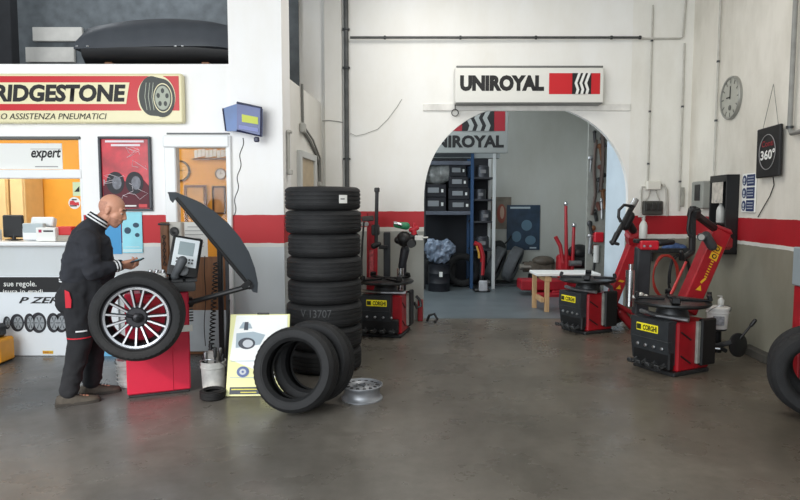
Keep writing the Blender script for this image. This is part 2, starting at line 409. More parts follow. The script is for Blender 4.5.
# white "expert" panel stuck in the transom light
t = thing('notice_panel', 'white panel lettered in italics in the window transom', 'sign', (P(6, 156, YF + 0.03).x, YF + 0.035, P(8, 156, YF).z))
mb = MB(); w_, h_ = P(62, 206, YF).x - P(-50, 206, YF).x, wz(143) - wz(169); mb.box((0, 0, 0), (w_, 0.01, h_), 0.002); mb.build('panel', PAPER, t)
text('expert', t, INK, (P(44.5, 156, YF).x - t.location.x, wz(154.5) - t.location.z), 0.31, 0.125, -0.007, shear=0.25, bold=0.025)
mb = MB(); rect(mb, P(29, 156, YF).x - t.location.x, wz(149) - t.location.z, P(60, 156, YF).x - t.location.x, wz(148.5) - t.location.z, -0.008); rect(mb, P(33, 156, YF).x - t.location.x, wz(167) - t.location.z, P(56, 156, YF).x - t.location.x, wz(166) - t.location.z, -0.008)
mb.build('ruled_line', mat('grey_print', (150, 150, 150), 0.7), t)

# ---- things behind the window
def cab(u0, u1, label):
    a = P(u0, 180, 7.9); b_ = P(u1, 180, 7.9)
    t = thing('tall_cabinet', label, 'cabinet', ((a.x + b_.x) / 2, 7.83, 0), 0, 'cupboards in the office')
    w = b_.x - a.x
    mb = MB(); mb.box((0, 0, 1.0), (w, 0.4, 2.0), 0.01); mb.build('carcass', mat('beige_laminate', (226, 196, 140), 0.5, noise=0.08), t)
    mb = MB(); mb.box((0, -0.21, 1.0), (w - 0.03, 0.02, 1.92), 0.006); d = mb.build('door', mat('beige_door', (232, 204, 150), 0.45, noise=0.06), t)
    mb = MB(); mb.tube([(w / 2 - 0.06, -0.225, 0.95), (w / 2 - 0.06, -0.25, 0.97), (w / 2 - 0.06, -0.25, 1.1), (w / 2 - 0.06, -0.225, 1.12)], 0.006); mb.build('handle', DSTEEL, d)
cab(-30, 20.5, 'beige office cupboard at left edge beyond the window'); cab(22.5, 37, 'narrow beige office cupboard right of its wider twin')
CZ = WZ0 + 0.02
def onc(u, y=.14): return P(u, 240, YF + y).x
# monitor (seen from the back)
t = thing('computer_monitor', 'black computer monitor seen from behind on the office counter', 'monitor', (onc(13), YF + 0.16, CZ))
mb = MB(); mb.box((0, 0, 0.15), (0.22, 0.035, 0.24), 0.012); mb.build('screen_housing', BLACK, t)
mb = MB(); mb.cyl((0, 0, 0.01), (0, 0, 0.06), 0.02); mb.box((0, 0, 0.006), (0.14, 0.1, 0.012), 0.004); mb.build('stand', BLACK, t)
t = thing('printer', 'white and grey office printer on the counter', 'printer', (onc(36, .1), YF + 0.18, CZ))
mb = MB(); mb.box((0, 0, 0.07), (0.27, 0.2, 0.14), 0.015); mb.build('body', mat('printer_white', (226, 230, 232), 0.5), t)
mb = MB(); mb.box((-0.01, -0.08, 0.135), (0.22, 0.07, 0.10), 0.01); mb.build('front_cover', mat('printer_grey', (176, 188, 192), 0.4), t)
mb = MB(); mb.box((0.02, 0.04, 0.19), (0.24, 0.08, 0.10), 0.01, rot=(R(-18), 0, 0)); mb.build('paper_tray', mat('printer_white', (226, 230, 232)), t)
t = thing('card_box', 'white box with small printed emblem on the counter', 'box', (onc(45.5, -.03), YF + 0.01, CZ))
mb = MB(); mb.box((0, 0, 0.07), (0.2, 0.07, 0.14), 0.004); mb.build('box_body', PAPER, t)
mb = MB(); mb.box((-0.055, -0.037, 0.105), (0.03, 0.003, 0.03)); mb.cur = 1; mb.box((0.03, -0.037, 0.105), (0.1, 0.003, 0.016)); mb.build('print', [mat('magenta_print', (176, 40, 80)), INK], t)
t = tag(MB().box((0, 0, 0.045), (0.16, 0.12, 0.09), 0.006).build('carton', mat('red_carton', (205, 45, 48), 0.5)), 'red carton at right end of the office counter', 'box'); t.location = (onc(64, .04), YF + 0.1, CZ + 0.06)
mb = MB()
for k in range(6): mb.box((random.uniform(-.008, .008), random.uniform(-.008, .008), 0.005 + k * 0.01), (0.2, 0.2, 0.009), rot=(0, 0, random.uniform(-.1, .1)))
t = tag(mb.build('paper_stack', mat('card_grey', (176, 170, 158), 0.7), None, 0), 'low stack of papers under the red carton', 'papers'); t.location = (onc(63.5, .04), YF + 0.1, CZ)
mb = MB(); mb.box((0, 0, 0.06), (0.12, 0.08, 0.12), 0.006); t = tag(mb.build('carton', PAPER), 'small white carton at left edge of the counter', 'box'); t.location = (onc(-2), YF + 0.08, CZ)
# stickers on the orange wall/glass
def leaf(name, label, cat, u0, v0, u1, v1, Y, m, art=None, group=None, t=0.004):
    a = P(u0, v0, Y); b_ = P(u1, v1, Y); w = b_.x - a.x; h = a.z - b_.z
    o = thing(name, label, cat, ((a.x + b_.x) / 2, Y, (a.z + b_.z) / 2), 0, group)
    mb = MB(); mb.box((0, 0, 0), (w, t, h), 0.001); mb.build('sheet', m, o, 0)
    return o, w, h
o, w, h = leaf('sticker', 'pale green sticker with a dark graph on the window', 'sticker', 72.5, 182, 81, 196, YF + 0.05, mat('green_paper', (206, 222, 180), 0.6))
mb = MB(); mb.prism([(-w * .3, -h * .2), (w * .35, -h * .2), (w * .35, h * .2), (w * .1, h * .05)], -0.005, -0.002); mb.build('graph', INK, o, 0)
a = P(74.5, 203, YF + 0.05); o = thing('round_sticker', 'round red and white sticker below the green one', 'sticker', a)
mb = MB(); mb.lathe([(0.062, 0), (0.062, 0.004)], (0, 0.002, 0), (0, -1, 0), 28); mb.build('sheet', PAPER, o)
mb = MB(); mb.prism([(-.05, -.02), (.05, -.025), (.045, .01), (.01, .005), (-.01, .028), (-.045, .02)], -0.006, -0.002); mb.cur = 1; mb.box((-0.01, -0.005, -0.03), (0.07, 0.003, 0.012)); mb.cur = 1; mb.box((0, -0.005, 0.035), (0.05, 0.003, 0.012)); mb.build('print', [SIGNRED, INK], o, 0)

# ------------------------------------------------------------------ door of the office
mb = MB(); d0, d1 = P(167, 206, YF).x, PX0
dz = lambda v: P(0, v, YF).z
mb.box((d0 + 0.06, YF + .01, dz(136) / 2), (0.12, 0.12, dz(136)), 0.012)
mb.box((d1 - 0.012, YF, dz(136) / 2), (0.05, 0.12, dz(136)), 0.008)
mb.box(((d0 + d1) / 2, YF, dz(142)), (d1 - d0, 0.15, dz(136) - dz(148)), 0.012)
door = mb.build('door_1', frame_w); door['kind'] = 'structure'
g0, g1 = P(181, 206, YF).x, P(228, 206, YF).x
mb = MB(); mb.box(((g0 + g1) / 2, YF + 0.05, dz(257) / 2), (g1 - g0, 0.05, dz(257)), 0.006); lf = mb.build('door_panel', mat('door_brown', (128, 84, 50), 0.5, noise=0.25, scale=5, stretch=(6, 6, .5)), door)
mb = MB(); mb.box(((g0 + g1) / 2, YF + 0.02, dz(311) / 2 + .02), (g1 - g0, .02, dz(311) - .03), .004); mb.build('kick_panel', mat('kick_grey', (196, 202, 206), .5, noise=.08), door)
mb = MB(); bz = dz(223)
mb.box(((g0 + g1) / 2, YF + 0.05, (dz(148) + dz(257)) / 2), (g1 - g0, 0.008, dz(148) - dz(257))); mb.build('door_glass', glass, door)
# seen through the door: framed things on the orange wall
a = P(167, 134.5, YF); mb = MB(); mb.box(((a.x + d1) / 2, YF - 0.005, a.z + 0.008), (d1 - a.x, 0.012, 0.018)); mb.build('head_line', mat('window_head_dark', (96, 98, 98)), door)
def frame(name, label, u0, v0, u1, v1, Y, fm_, inner):
    a = P(u0, v0, Y); b_ = P(u1, v1, Y); w = b_.x - a.x; h = a.z - b_.z
    o = thing(name, label, 'picture', ((a.x + b_.x) / 2, Y, (a.z + b_.z) / 2))
    mb = MB(); e = min(w, h) * 0.12
    for (x, z, sx_, sz_) in ((0, h / 2 - e / 2, w, e), (0, -h / 2 + e / 2, w, e), (-w / 2 + e / 2, 0, e, h - 2 * e), (w / 2 - e / 2, 0, e, h - 2 * e)): mb.box((x, 0, z), (sx_, 0.03, sz_), 0.003)
    mb.build('frame', fm_, o); mb = MB(); mb.box((0, 0.008, 0), (w - 2 * e, 0.01, h - 2 * e)); mb.build('print', inner, o, 0); return o
frame('framed_picture', 'brown framed picture on orange wall beyond the door', 184, 185, 207, 226, 8.02, WOOD, mat('amber_print', (214, 160, 84), 0.6, noise=0.2))
frame('framed_picture', 'small dark framed picture right of brown one beyond the door', 212, 186, 226, 214, 8.02, mat('dark_frame', (70, 50, 40)), mat('tan_print', (190, 140, 90), 0.6, noise=0.3))
def clockish(u, v, r, Y, label, rim, face):
    o = thing('wall_clock', label, 'clock', P(u, v, Y))
    mb = MB(); mb.lathe([(r, 0), (r, 0.03), (r * 0.86, 0.035), (r * 0.86, 0.015)], (0, 0, 0), (0, -1, 0), 32); mb.build('rim', rim, o)
    mb = MB(); mb.lathe([(r * 0.86, 0.012), (r * 0.86, 0.016)], (0, 0, 0), (0, -1, 0), 32); mb.build('face', face, o)
    mb = MB(); mb.box((0, -0.02, r * .25), (r * .05, 0.004, r * .55)); mb.box((r * .18, -0.02, r * .05), (r * .4, 0.004, r * .06)); mb.build('hand', INK, o); return o
clockish(180, 171, 0.14, 8.05, 'round dark rimmed clock on orange wall beyond the door', mat('dark_frame', (70, 50, 40)), mat('clock_amber', (222, 170, 90)))
clockish(221, 174, 0.075, 8.05, 'small round clock right of the dark rimmed one beyond the door', WOOD, PAPER)
# string of cards at the top of the orange wall
o = thing('card_row', 'row of pale cards along the top of the orange wall', 'shelf', P(211, 154, 8.02))
mb = MB()
for k in range(9): mb.box((-0.2 + k * 0.05, 0, 0.01 * (k % 3)), (0.042, 0.01, 0.10), rot=(0, 0.05 * ((k % 3) - 1), 0))
mb.build('card', PAPER, o, 0); mb = MB(); mb.box((0, 0, -0.065), (0.5, 0.05, 0.015), 0.003); mb.build('shelf_board', WOOD, o)
# white notice on the lower door
o, w, h = leaf('door_notice', 'white paper notice taped to the brown door', 'notice', 181, 222, 208, 257, YF + 0.018, mat('notice_paper', (228, 228, 224), 0.7))
mb = MB()
for k in range(7): mb.box((0, -0.004, h * 0.36 - k * h * 0.11), (w * (0.7 if k % 3 else 0.5), 0.002, h * 0.018))
mb.build('ruled_line', mat('grey_print', (150, 150, 150)), o, 0)

# ------------------------------------------------------------------ signs and posters on the facade
ys = YF - 0.05
a, b_ = P(-52, 73, ys - 0.05), P(183, 123, ys - 0.05); sw, sh = b_.x - a.x, a.z - b_.z
sg = thing('tyre_brand_sign', 'long red and cream lit sign with a painted tyre above the office window', 'sign', ((a.x + b_.x) / 2, ys, (a.z + b_.z) / 2))
def sx_(u): return P(u, 97, ys - 0.05).x - sg.location.x
def sz_(v): return P(0, v, ys - 0.05).z - sg.location.z
mb = MB(); mb.box((0, 0, 0), (sw, 0.09, sh), 0.03, seg=3); mb.build('sign_box', CREAM, sg)
mb = MB(); rect(mb, sx_(-48), sz_(110.5), sx_(179), sz_(76), -0.049, -0.045); mb.build('red_field', SIGNRED, sg, 0)
mb = MB(); mb.prism([(sx_(-30), sz_(104)), (sx_(126), sz_(104)), (sx_(130), sz_(82.5)), (sx_(-26), sz_(82.5))], -0.053, -0.046); mb.build('lettering_backing', CREAM, sg, 0)
text('BRIDGESTONE', sg, INK, (sx_(54), sz_(93.2)), sx_(126) - sx_(-18), sz_(84.5) - sz_(102), -0.056, bold=0.045, shear=0.12)
text('CENTRO ASSISTENZA PNEUMATICI', sg, INK, (sx_(39.5), sz_(116.3)), sx_(106) - sx_(-27), sz_(113.5) - sz_(119.5), -0.050, bold=0.0, shear=0.25)
# painted tyre emblem (flat, three-quarter view)
def ell(cx, cz, rx, rz, n=36): return [(cx + rx * math.cos(2 * math.pi * k / n), cz + rz * math.sin(2 * math.pi * k / n)) for k in range(n)]
cx, cz = sx_(157), sz_(97)
mb = MB(); px = (sx_(1) - sx_(0))
mb.cur = 0; mb.prism(ell(cx - px * 0.5, cz, px * 19, px * 22), -0.052, -0.046)
mb.cur = 1; mb.prism(ell(cx - px * 5, cz + px, px * 13, px * 19.5), -0.0535, -0.0455); mb.prism(ell(cx + px * 5, cz - px, px * 13, px * 19), -0.0545, -0.0445)
mb.prism([(cx - px * 5, cz + px * 20.5), (cx + px * 6, cz + px * 18), (cx + px * 6, cz - px * 19.5), (cx - px * 5, cz - px * 18.5)], -0.0540, -0.0450)
mb.cur = 0; mb.prism(ell(cx + px * 6, cz - px, px * 9.5, px * 14.5), -0.056, -0.048)
mb.cur = 1; mb.prism(ell(cx + px * 6, cz - px, px * 8.6, px * 13.4), -0.058, -0.048)
mb.cur = 2; mb.prism(ell(cx + px * 6, cz - px, px * 7.6, px * 11.8), -0.060, -0.048)
mb.cur = 1
for k in range(5):
    t_ = 2 * math.pi * k / 5 + 0.3; mb.prism(ell(cx + px * 6 + px * 4.6 * math.cos(t_), cz - px + px * 7 * math.sin(t_), px * 1.7, px * 2.5, 14), -0.062, -0.05)
mb.cur = 2
for dx in (-12, -8.5, -5): mb.prism([(cx + px * (dx + 1.6), cz + px * 14), (cx + px * (dx + 2.2), cz + px * 14), (cx + px * (dx + 0.5), cz), (cx + px * (dx + 2.2), cz - px * 13), (cx + px * (dx + 1.6), cz - px * 13), (cx + px * (dx - 0.2), cz)], -0.0575, -0.05)
mb.build('tyre_emblem', [CREAM, mat('print_tyre', (58, 62, 58), 0.5), mat('print_grey', (170, 176, 160), 0.5)], sg, 0)

# red framed poster
a, b_ = P(98, 136.5, YF - 0.03), P(152.5, 211, YF - 0.03); w, h = b_.x - a.x, a.z - b_.z
po = thing('framed_poster', 'black framed red poster with dark tyres on the office wall', 'poster', ((a.x + b_.x) / 2, YF - 0.025, (a.z + b_.z) / 2))
mb = MB(); e = 0.025
for (x, z, s1, s2) in ((0, h / 2 - e / 2, w, e), (0, -h / 2 + e / 2, w, e), (-w / 2 + e / 2, 0, e, h - 2 * e), (w / 2 - e / 2, 0, e, h - 2 * e)): mb.box((x, 0, z), (s1, 0.04, s2), 0.004)
mb.build('frame', mat('frame_charcoal', (44, 48, 56), 0.4), po)
pm = mat('poster_red', (206, 40, 56), 0.35, noise=0.5, scale=5)
mb = MB(); mb.box((0, 0.008, 0), (w - 2 * e, 0.01, h - 2 * e)); mb.build('print', pm, po, 0)
mb = MB(); mb.prism([(-w * .44, -h * .46), (w * .44, -h * .46), (w * .44, -h * .16), (w * .3, -h * .05), (0, -h * .1), (-w * .3, -h * .05), (-w * .44, -h * .16)], -0.002, 0.004)
mb.cur = 1
for x_ in (-.2, .17): mb.prism(ell(w * x_, -h * .12, w * .17, h * .15), -0.004, 0.003)
mb.cur = 2
for x_ in (-.2, .17): mb.prism(ell(w * (x_ + .03), -h * .12, w * .09, h * .09), -0.006, 0.002)
mb.build('printed_tyres', [mat('print_wine', (90, 20, 36)), mat('print_black', (38, 38, 44)), mat('print_steel', (110, 112, 122), 0.4, noise=.4, scale=30)], po, 0)
mb = MB(); 
for k in range(8):
    pts = [(random.uniform(-w * .42, w * .42), -0.004, random.uniform(-h * .4, h * .3))]
    for j in range(5): pts.append((max(-w * .42, min(w * .42, pts[-1][0] + random.uniform(-.12, .12))), -0.004, max(-h * .43, min(h * .36, pts[-1][2] + random.uniform(-.08, .08)))))
    mb.tube(pts, 0.0022, 4)
for (z_, wd, x_) in ((.435, .74, 0), (.385, .56, .02)): mb.box((x_ * w, -0.003, h * z_), (w * wd, 0.003, h * 0.028))
mb.build('printed_streaks', mat('poster_white', (235, 225, 230), 0.6), po, 0)
mb = MB(); mb.box((w * .32, -0.003, -h * .43), (w * .16, 0.003, h * .045)); mb.cur = 1; mb.box((-w * .02, -0.003, -h * .43), (w * .42, 0.003, h * .02)); mb.build('printed_footer', [SIGNRED, PAPER], po, 0)

# small pale-blue poster and the blue sheet behind it
BLUE = mat('sheet_blue', (60, 150, 205), 0.5)
o, w, h = leaf('blue_sheet', 'plain blue sheet half hidden behind the man', 'poster', 104, 217, 122, 254, YF - 0.008, BLUE)
o, w, h = leaf('tyre_poster', 'small cyan poster with floating tyres right of the man', 'poster', 121.5, 212, 143, 253, YF - 0.012, mat('sheet_cyan', (150, 222, 236), 0.5, noise=0.12, scale=5))
mb = MB(); mb.prism(ell(-w * .22, h * .05, w * .16, h * .08), -0.006, -0.002); mb.prism(ell(w * .2, h * .18, w * .15, h * .06), -0.006, -0.002); mb.prism(ell(w * .25, -h * .06, w * .11, h * .05), -0.006, -0.002); mb.cur = 1; mb.box((0, -0.005, -h * .35), (w * .7, 0.003, h * .02)); mb.box((0, -0.005, -h * .44), (w * .96, 0.003, h * .07)); mb.build('print', [mat('print_teal', (44, 72, 92)), mat('print_pale', (205, 235, 240))], o, 0)

# P ZERO banner standing along the facade under the counter
yb = YF - 0.03
a, b_ = P(-45, 277, yb), P(120, 356.5, yb); w, h = b_.x - a.x, a.z - b_.z
bn = thing('tyre_banner', 'wide white banner with black header and a row of tyres below the counter', 'banner', ((a.x + b_.x) / 2, yb, 0))
bx = lambda u: P(u, 206, yb).x - bn.location.x
bz_ = lambda v: P(0, v, yb).z
mb = MB(); mb.box((0, 0, h / 2 + 0.003), (w, 0.02, h), 0.003); mb.build('panel', mat('banner_white', (228, 234, 238), 0.5), bn)
mb = MB(); rect(mb, bx(-45), bz_(292), bx(85), bz_(277), -0.014, -0.009); mb.build('header', INK, bn, 0)
text('sue regole.', bn, PAPER, (bx(17.5), bz_(284.3)), bx(34) - bx(1), bz_(281) - bz_(288.2), -0.018, bold=0.006)
text('isura in gradi', bn, PAPER, (bx(20), bz_(291.6)), bx(40) - bx(0), bz_(289) - bz_(294), -0.018, bold=0.006)
text('P ZERO', bn, INK, (bx(42), bz_(300)), bx(70) - bx(16), bz_(297) - bz_(303.5), -0.014, bold=0.025, shear=0.35)
mb = MB()
for (u, r_, sq) in ((2, 6.5, .7), (12.5, 9, .95), (25, 9.5, .7), (34, 10.5, .95), (49, 10, .8), (57, 10, .85), (64, 10, .7)):
    pxs = bx(1) - bx(0)
    c0 = (bx(u), bz_(322.5)); mb.cur = 0; mb.prism(ell(c0[0], c0[1], pxs * r_ * .8 * sq, pxs * r_), -0.016, -0.009); mb.cur = 1
    mb.prism(ell(c0[0] + pxs * 1.2, c0[1], pxs * r_ * .5 * sq, pxs * r_ * .72), -0.019, -0.009); mb.cur = 2
    for k in range(6):
        t_ = k * math.pi / 3; ca, sa = math.cos(t_), math.sin(t_); mb.prism([(c0[0] + pxs * 1.2 + pxs * r_ * (.44 * ca * sq - .06 * sa), c0[1] + pxs * r_ * (.64 * sa + .06 * ca)), (c0[0] + pxs * 1.2 + pxs * r_ * (.44 * ca * sq + .06 * sa), c0[1] + pxs * r_ * (.64 * sa - .06 * ca)), (c0[0] + pxs * 1.2, c0[1])], -0.021, -0.009)
mb.build('printed_tyres', [mat('print_black', (38, 38, 44)), mat('print_rim', (150, 156, 160)), mat('print_dark', (80, 84, 88))], bn, 0)
mb = MB(); rect(mb, bx(37), bz_(353.5), bx(47.5), bz_(350.5), -0.015, -0.009); mb.cur = 1; rect(mb, bx(96), bz_(356), bx(120), bz_(351), -0.015, -0.009); mb.build('printed_badge', [mat('print_amber', (226, 190, 50)), mat('print_sky', (110, 180, 220))], bn, 0)
text('PIRELLI', bn, mat('print_redtext', (190, 40, 40)), (bx(42.2), bz_(352)), bx(46.8) - bx(37.8), bz_(351.1) - bz_(352.9), -0.018, bold=0.01)
# orange unit at the left edge
a = G(-4, 358); o = thing('floor_jack', 'small orange machine with black top at the left edge', 'machine', (P(-6, 340, YF - .3).x, YF - 0.3, 0))
mb = MB(); mb.box((0, 0, 0.13), (0.26, 0.25, 0.24), 0.02); mb.build('body', mat('orange_paint', (236, 160, 30), 0.45, noise=.1), o)
mb = MB(); mb.box((-0.02, 0, 0.32), (0.2, 0.2, 0.14), 0.03); mb.cyl((0.0, 0, .38), (0.0, 0, .46), .05); mb.build('motor', BLACK, o)
mb = MB(); 
for x_ in (-.09, .09): mb.cyl((x_, -.13, .03), (x_, .13, .03), .03, n=12)
mb.build('wheel', RUB, o)

# blue lit sign at the pillar edge
o = thing('lightbox_sign', 'blue two sided lit sign hung high on the white pillar', 'sign', (P(240, 120, YF - .12).x, YF - .10, P(240, 120, YF - .12).z))
q = lambda u, v: (P(u, v, YF - .12).x - o.location.x, P(u, v, YF - .12).z - o.location.z)
mb = MB(); A_, B_, C_, D_ = q(239, 104), q(263, 109), q(262.5, 137), q(239, 131.5)
mb.prism([D_, C_, B_, A_], -.10, -.02); mb.build('front_panel', mat('sign_blue', (52, 72, 132), .3, emit=.06, noise=.3, scale=4), o, 0)
A2, D2 = q(224, 109), q(227, 131.5)
mb = MB(); mb.prism([D2, D_, A_, A2], -.06, -.01); mb.build('side_panel', mat('sign_sky', (50, 98, 160), .3, emit=.06, noise=.3, scale=4), o, 0)
mb = MB(); mb.tube([(A_[0], -.10, A_[1]), (B_[0], -.10, B_[1]), (C_[0], -.10, C_[1]), (D_[0], -.10, D_[1])], 0.012, 6); mb.tube([(A2[0], -.06, A2[1]), (D2[0], -.06, D2[1])], 0.008, 6); mb.box((C_[0] - .05, -.06, C_[1] - .03), (.05, .05, .05), .01); mb.build('edge_trim', mat('navy_trim', (30, 36, 70), .4), o)
e0, e1 = q(244, 115.5), q(260, 124); mb = MB(); mb.prism([(e0[0], e1[1] + .01), (e1[0], e1[1] - .015), (e1[0], e0[1] - .03), (e0[0], e0[1] - .0)], -.106, -.10); mb.build('yellow_panel', mat('label_lime', (190, 200, 70), .5, emit=.1), o, 0)
e0, e1 = q(241, 126), q(260, 131); mb = MB(); mb.prism([(e0[0], e1[1] + .012), (e1[0], e1[1] - .02), (e1[0], e0[1] - .035), (e0[0], e0[1])], -.106, -.10); mb.build('pale_panel', mat('label_lilac', (130, 140, 196), .5), o, 0)
mb = MB(); pts = []
for k in range(60):
    f = k / 59; v = 138 + f * 78; u = 243 - 9 * f + 1.2 * math.sin(f * 22); pts.append(P(u, v, YF - .02))
mb.tube(pts, .005, 6); tag(mb.build('sign_cable', CABLE), 'thin wavy black cable running down the white pillar from the blue sign', 'cable')

# ------------------------------------------------------------------ mezzanine
DARK = mat('mezzanine_dark', (34, 36, 40), .8, noise=.2)
yr = YF + .35
o = thing('roof_box', 'black car roof box lying on top of the office', 'roof box', ((P(70, 60, YF + .05).x + P(245, 60, YF + .05).x) / 2, YF + .44, Z_OFF + .055))
w = P(247, 60, YF + .05).x - P(68, 60, YF + .05).x
prof = []; L = w
mb = MB()
secs = []
for k in range(15):
    f = k / 14; x = -L / 2 + f * L
    hh = .10 + .26 * min(1, math.sin(math.pi * (0.10 + 0.80 * f)) ** .6); ww = .38 * min(1, (.72 + .5 * f)) * min(1, (1.15 - f) * 3)
    if k == 0: hh *= .55
    secs.append([(x, -ww, .14), (x, -ww * .98, .14 + hh * .45), (x, -ww * .75, .14 + hh * .85), (x, 0, .14 + hh), (x, ww * .75, .14 + hh * .85), (x, ww * .98, .14 + hh * .45), (x, ww, .14)])
def loft(mb, secs, caps=True):
    k = len(secs[0]); vs = [p for s in secs for p in s]; fs = []
    for i in range(len(secs) - 1):
        for j in range(k):
            j2 = (j + 1) % k; fs.append([i * k + j, i * k + j2, (i + 1) * k + j2, (i + 1) * k + j])
    if caps: fs.append(list(range(k))); fs.append([(len(secs) - 1) * k + j for j in range(k)][::-1])
    mb.add(vs, fs)
loft(mb, secs); mb.build('lid', mat('roofbox_lid', (72, 76, 82), .35, noise=.1), o, 50)
secs = [[(-L / 2 + f * L + (.08 * (1 - f / .01) if f < .01 else 0), y_ * s_, z_) for (y_, z_) in ((-.36, .135), (.36, .135), (.34, .07), (.25, 0), (-.25, 0), (-.34, .07))] for f, s_ in ((0, .8), (.3, 1), (.7, 1), (1, .5))]
mb = MB(); loft(mb, secs); mb.build('tray', mat('roofbox_tray', (18, 18, 20), .5), o, 50)
mb = MB()
for f in (.2, .75): mb.box((-L / 2 + f * L, 0, -.034), (.08, .6, .066), .006)
mb.build('batten', WOOD, o)
mb = MB()
for f in (.05, .11, .6, .64): mb.box((-L / 2 + f * L, -.375, .14), (.03, .02, .012), .003)
mb.build('clip', CHROME, o)
def slabt(name, label, cat, u0, v0, u1, v1, Y, t, m, group=None):
    a = P(u0, v0, Y); b_ = P(u1, v1, Y); mb = MB(); mb.box((0, 0, 0), (b_.x - a.x, t, a.z - b_.z), .005)
    o = tag(mb.build(name, m), label, cat, group); o.location = ((a.x + b_.x) / 2, Y + t / 2, (a.z + b_.z) / 2); return o
PANEL = mat('panel_grey', (206, 204, 198), .7, noise=.1)
slabt('mezzanine_panel', 'pale grey board on the mezzanine, the upper of two', 'panel', 32, 27, 82, 41, 8.03, .05, PANEL)
o = slabt('mezzanine_panel', 'pale grey board on the mezzanine left of the roof box, the lower of two', 'panel', 25, 47, 74, 62, 8.03, .05, PANEL); 
mb = MB(); a = P(5, 20, 7.4); mb.box((a.x, 7.45, (Z_OFF + HC) / 2), (.16, .16, HC - Z_OFF), .01); struct('wall_post', mb, DARK, 0)
mb = MB(); mb.box(((XL + P(300, 206, 8.05).x) / 2, 8.12, (Z_OFF + HC) / 2), (P(300, 206, 8.05).x - XL, .04, HC - Z_OFF)); struct('wall_mezzanine', mb, mat('mezz_wall', (96, 102, 106), .8, noise=.25), 0)

# ------------------------------------------------------------------ side wall: door, cables, bracket
def SWp(u, v, off=.0):
    n = Vector((YA - SY0, -(SX1 - SX0), 0)).normalized(); o_ = Vector((SX0, SY0, 0)) + n * off
    d = ray(u, v); c_ = Vector((0, 0, CH)); t = (o_ - c_).dot(n) / d.dot(n); return c_ + d * t
p0 = SWp(297.5, 150); p1 = SWp(312.5, 153)
srot = math.atan2(YA - SY0, SX1 - SX0)
Ld = (p1 - p0).xy.length; zt = p0.z
o = thing('door_2', 'pale framed door in the side wall behind the tyre stack', 'door', (p0.x, p0.y, 0), srot); o['kind'] = 'structure'
mb = MB(); 
mb.box((0, -.02, zt / 2), (.08, .06, zt), .006); mb.box((Ld, -.02, zt / 2), (.08, .06, zt), .006); mb.box((Ld / 2, -.02, zt - .04), (Ld, .06, .08), .006); mb.build('door_frame', mat('frame_grey', (206, 208, 206), .5), o)
mb = MB(); mb.box((Ld / 2, -.005, zt / 2), (Ld - .08, .03, zt - .08)); mb.build('door_panel', mat('door_beige', (196, 178, 148), .5, noise=.12), o)
def cable(name, label, pts, r, m, cat='cable', group=None, parent=None):
    mb = MB(); mb.tube(pts, r, 7); return tag(mb.build(name, m), label, cat, group)
o = thing('cable_run', 'grey cables and junction box running down the side wall', 'cable', SWp(303, 128, .03))
L0 = o.location
mb = MB(); mb.tube([SWp(u, v, .02) - L0 for u, v in ((302, 84), (302.5, 105), (303, 126))], .016, 7); mb.tube([SWp(u, v, .02) - L0 for u, v in ((303, 130), (310, 141), (316, 153), (319, 166), (319.5, 182))], .018, 7); mb.tube([SWp(u, v, .02) - L0 for u, v in ((305, 128), (313, 140), (320, 158), (320.5, 182))], .012, 7); mb.build('cable', CABLEG, o)
mb = MB(); mb.box(SWp(303, 128, .03) - L0, (.06, .12, .11), .01); mb.build('junction_box', mat('box_grey', (176, 176, 170), .5), o)
mb = MB(); mb.box(SWp(319.5, 184, .03) - L0, (.05, .1, .06), .008); mb.build('junction_box', mat('box_grey', (176, 176, 170), .5), o)
o = thing('wall_bracket', 'narrow white metal bracket on the pillar side', 'bracket', (PX1 + .02, YF + .18, 0))
mb = MB(); z0, z1 = P(288, 175, YF + .2).z, P(288, 130, YF + .2).z; mb.box((0, 0, (z0 + z1) / 2), (.03, .05, z1 - z0), .006); mb.box((.02, 0, z0 + .03), (.04, .07, .05), .006); mb.box((.015, 0, z1 - .02), (.04, .09, .03), .006); mb.build('rail', CONDUIT, o)

# ------------------------------------------------------------------ pipes
def pipe(name, label, pts, r, m, group=None, clips=()):
    c0 = Vector(pts[0]); o = thing(name, label, 'pipe', c0, 0, group)
    mb = MB(); mb.tube([Vector(p) - c0 for p in pts], r, 10); mb.build('tube', m, o)
    for c in clips:
        mb = MB(); mb.lathe([(r * 1.5, -.012), (r * 1.5, .012)], Vector(c[0]) - c0, c[1], 12); mb.build('clip', DSTEEL, o)
    return o
yp = YA - .07
pp = P(346, 30, yp); pipe('drain_pipe', 'thick dark vertical pipe left of the arch', [(pp.x, yp, .0), (pp.x, yp, HC - .02)], .033, PIPE, None, [((pp.x, yp, z), (0, 0, 1)) for z in (1.0, 2.2, 3.4, 3.9)])
a, b_ = P(350, 37.5, yp), P(640, 38, yp); pipe('air_pipe', 'dark horizontal pipe along the top of the arch wall', [(a.x, yp, a.z), (b_.x, yp, a.z)], .017, PIPE, None, [((x_, yp, a.z), (1, 0, 0)) for x_ in (-.2, .8, 1.8, 2.8, b_.x)])
def vconduit(u, v0, v1, label, r=.011):
    a = P(u, v0, yp + .04); b_ = P(u, v1, yp + .04); pipe('conduit', label, [(a.x, a.y, a.z), (a.x, a.y, b_.z)], r, CONDUIT, 'pale conduits', [((a.x, a.y, a.z + (b_.z - a.z) * f), (0, 0, 1)) for f in (.2, .6, .9)])
vconduit(653, 5, 181, 'pale conduit dropping to the white junction box right of the arch')
a = P(640, 38.5, yp + .04); b_ = P(680, 38.5, yp + .04); c_ = P(686.5, 30, yp + .04)
pipe('conduit', 'pale conduit that bends up beside the room corner', [a, b_, (b_.x + .04, b_.y, b_.z + .02), (c_.x, c_.y, HC - .02)], .012, CONDUIT, 'pale conduits')
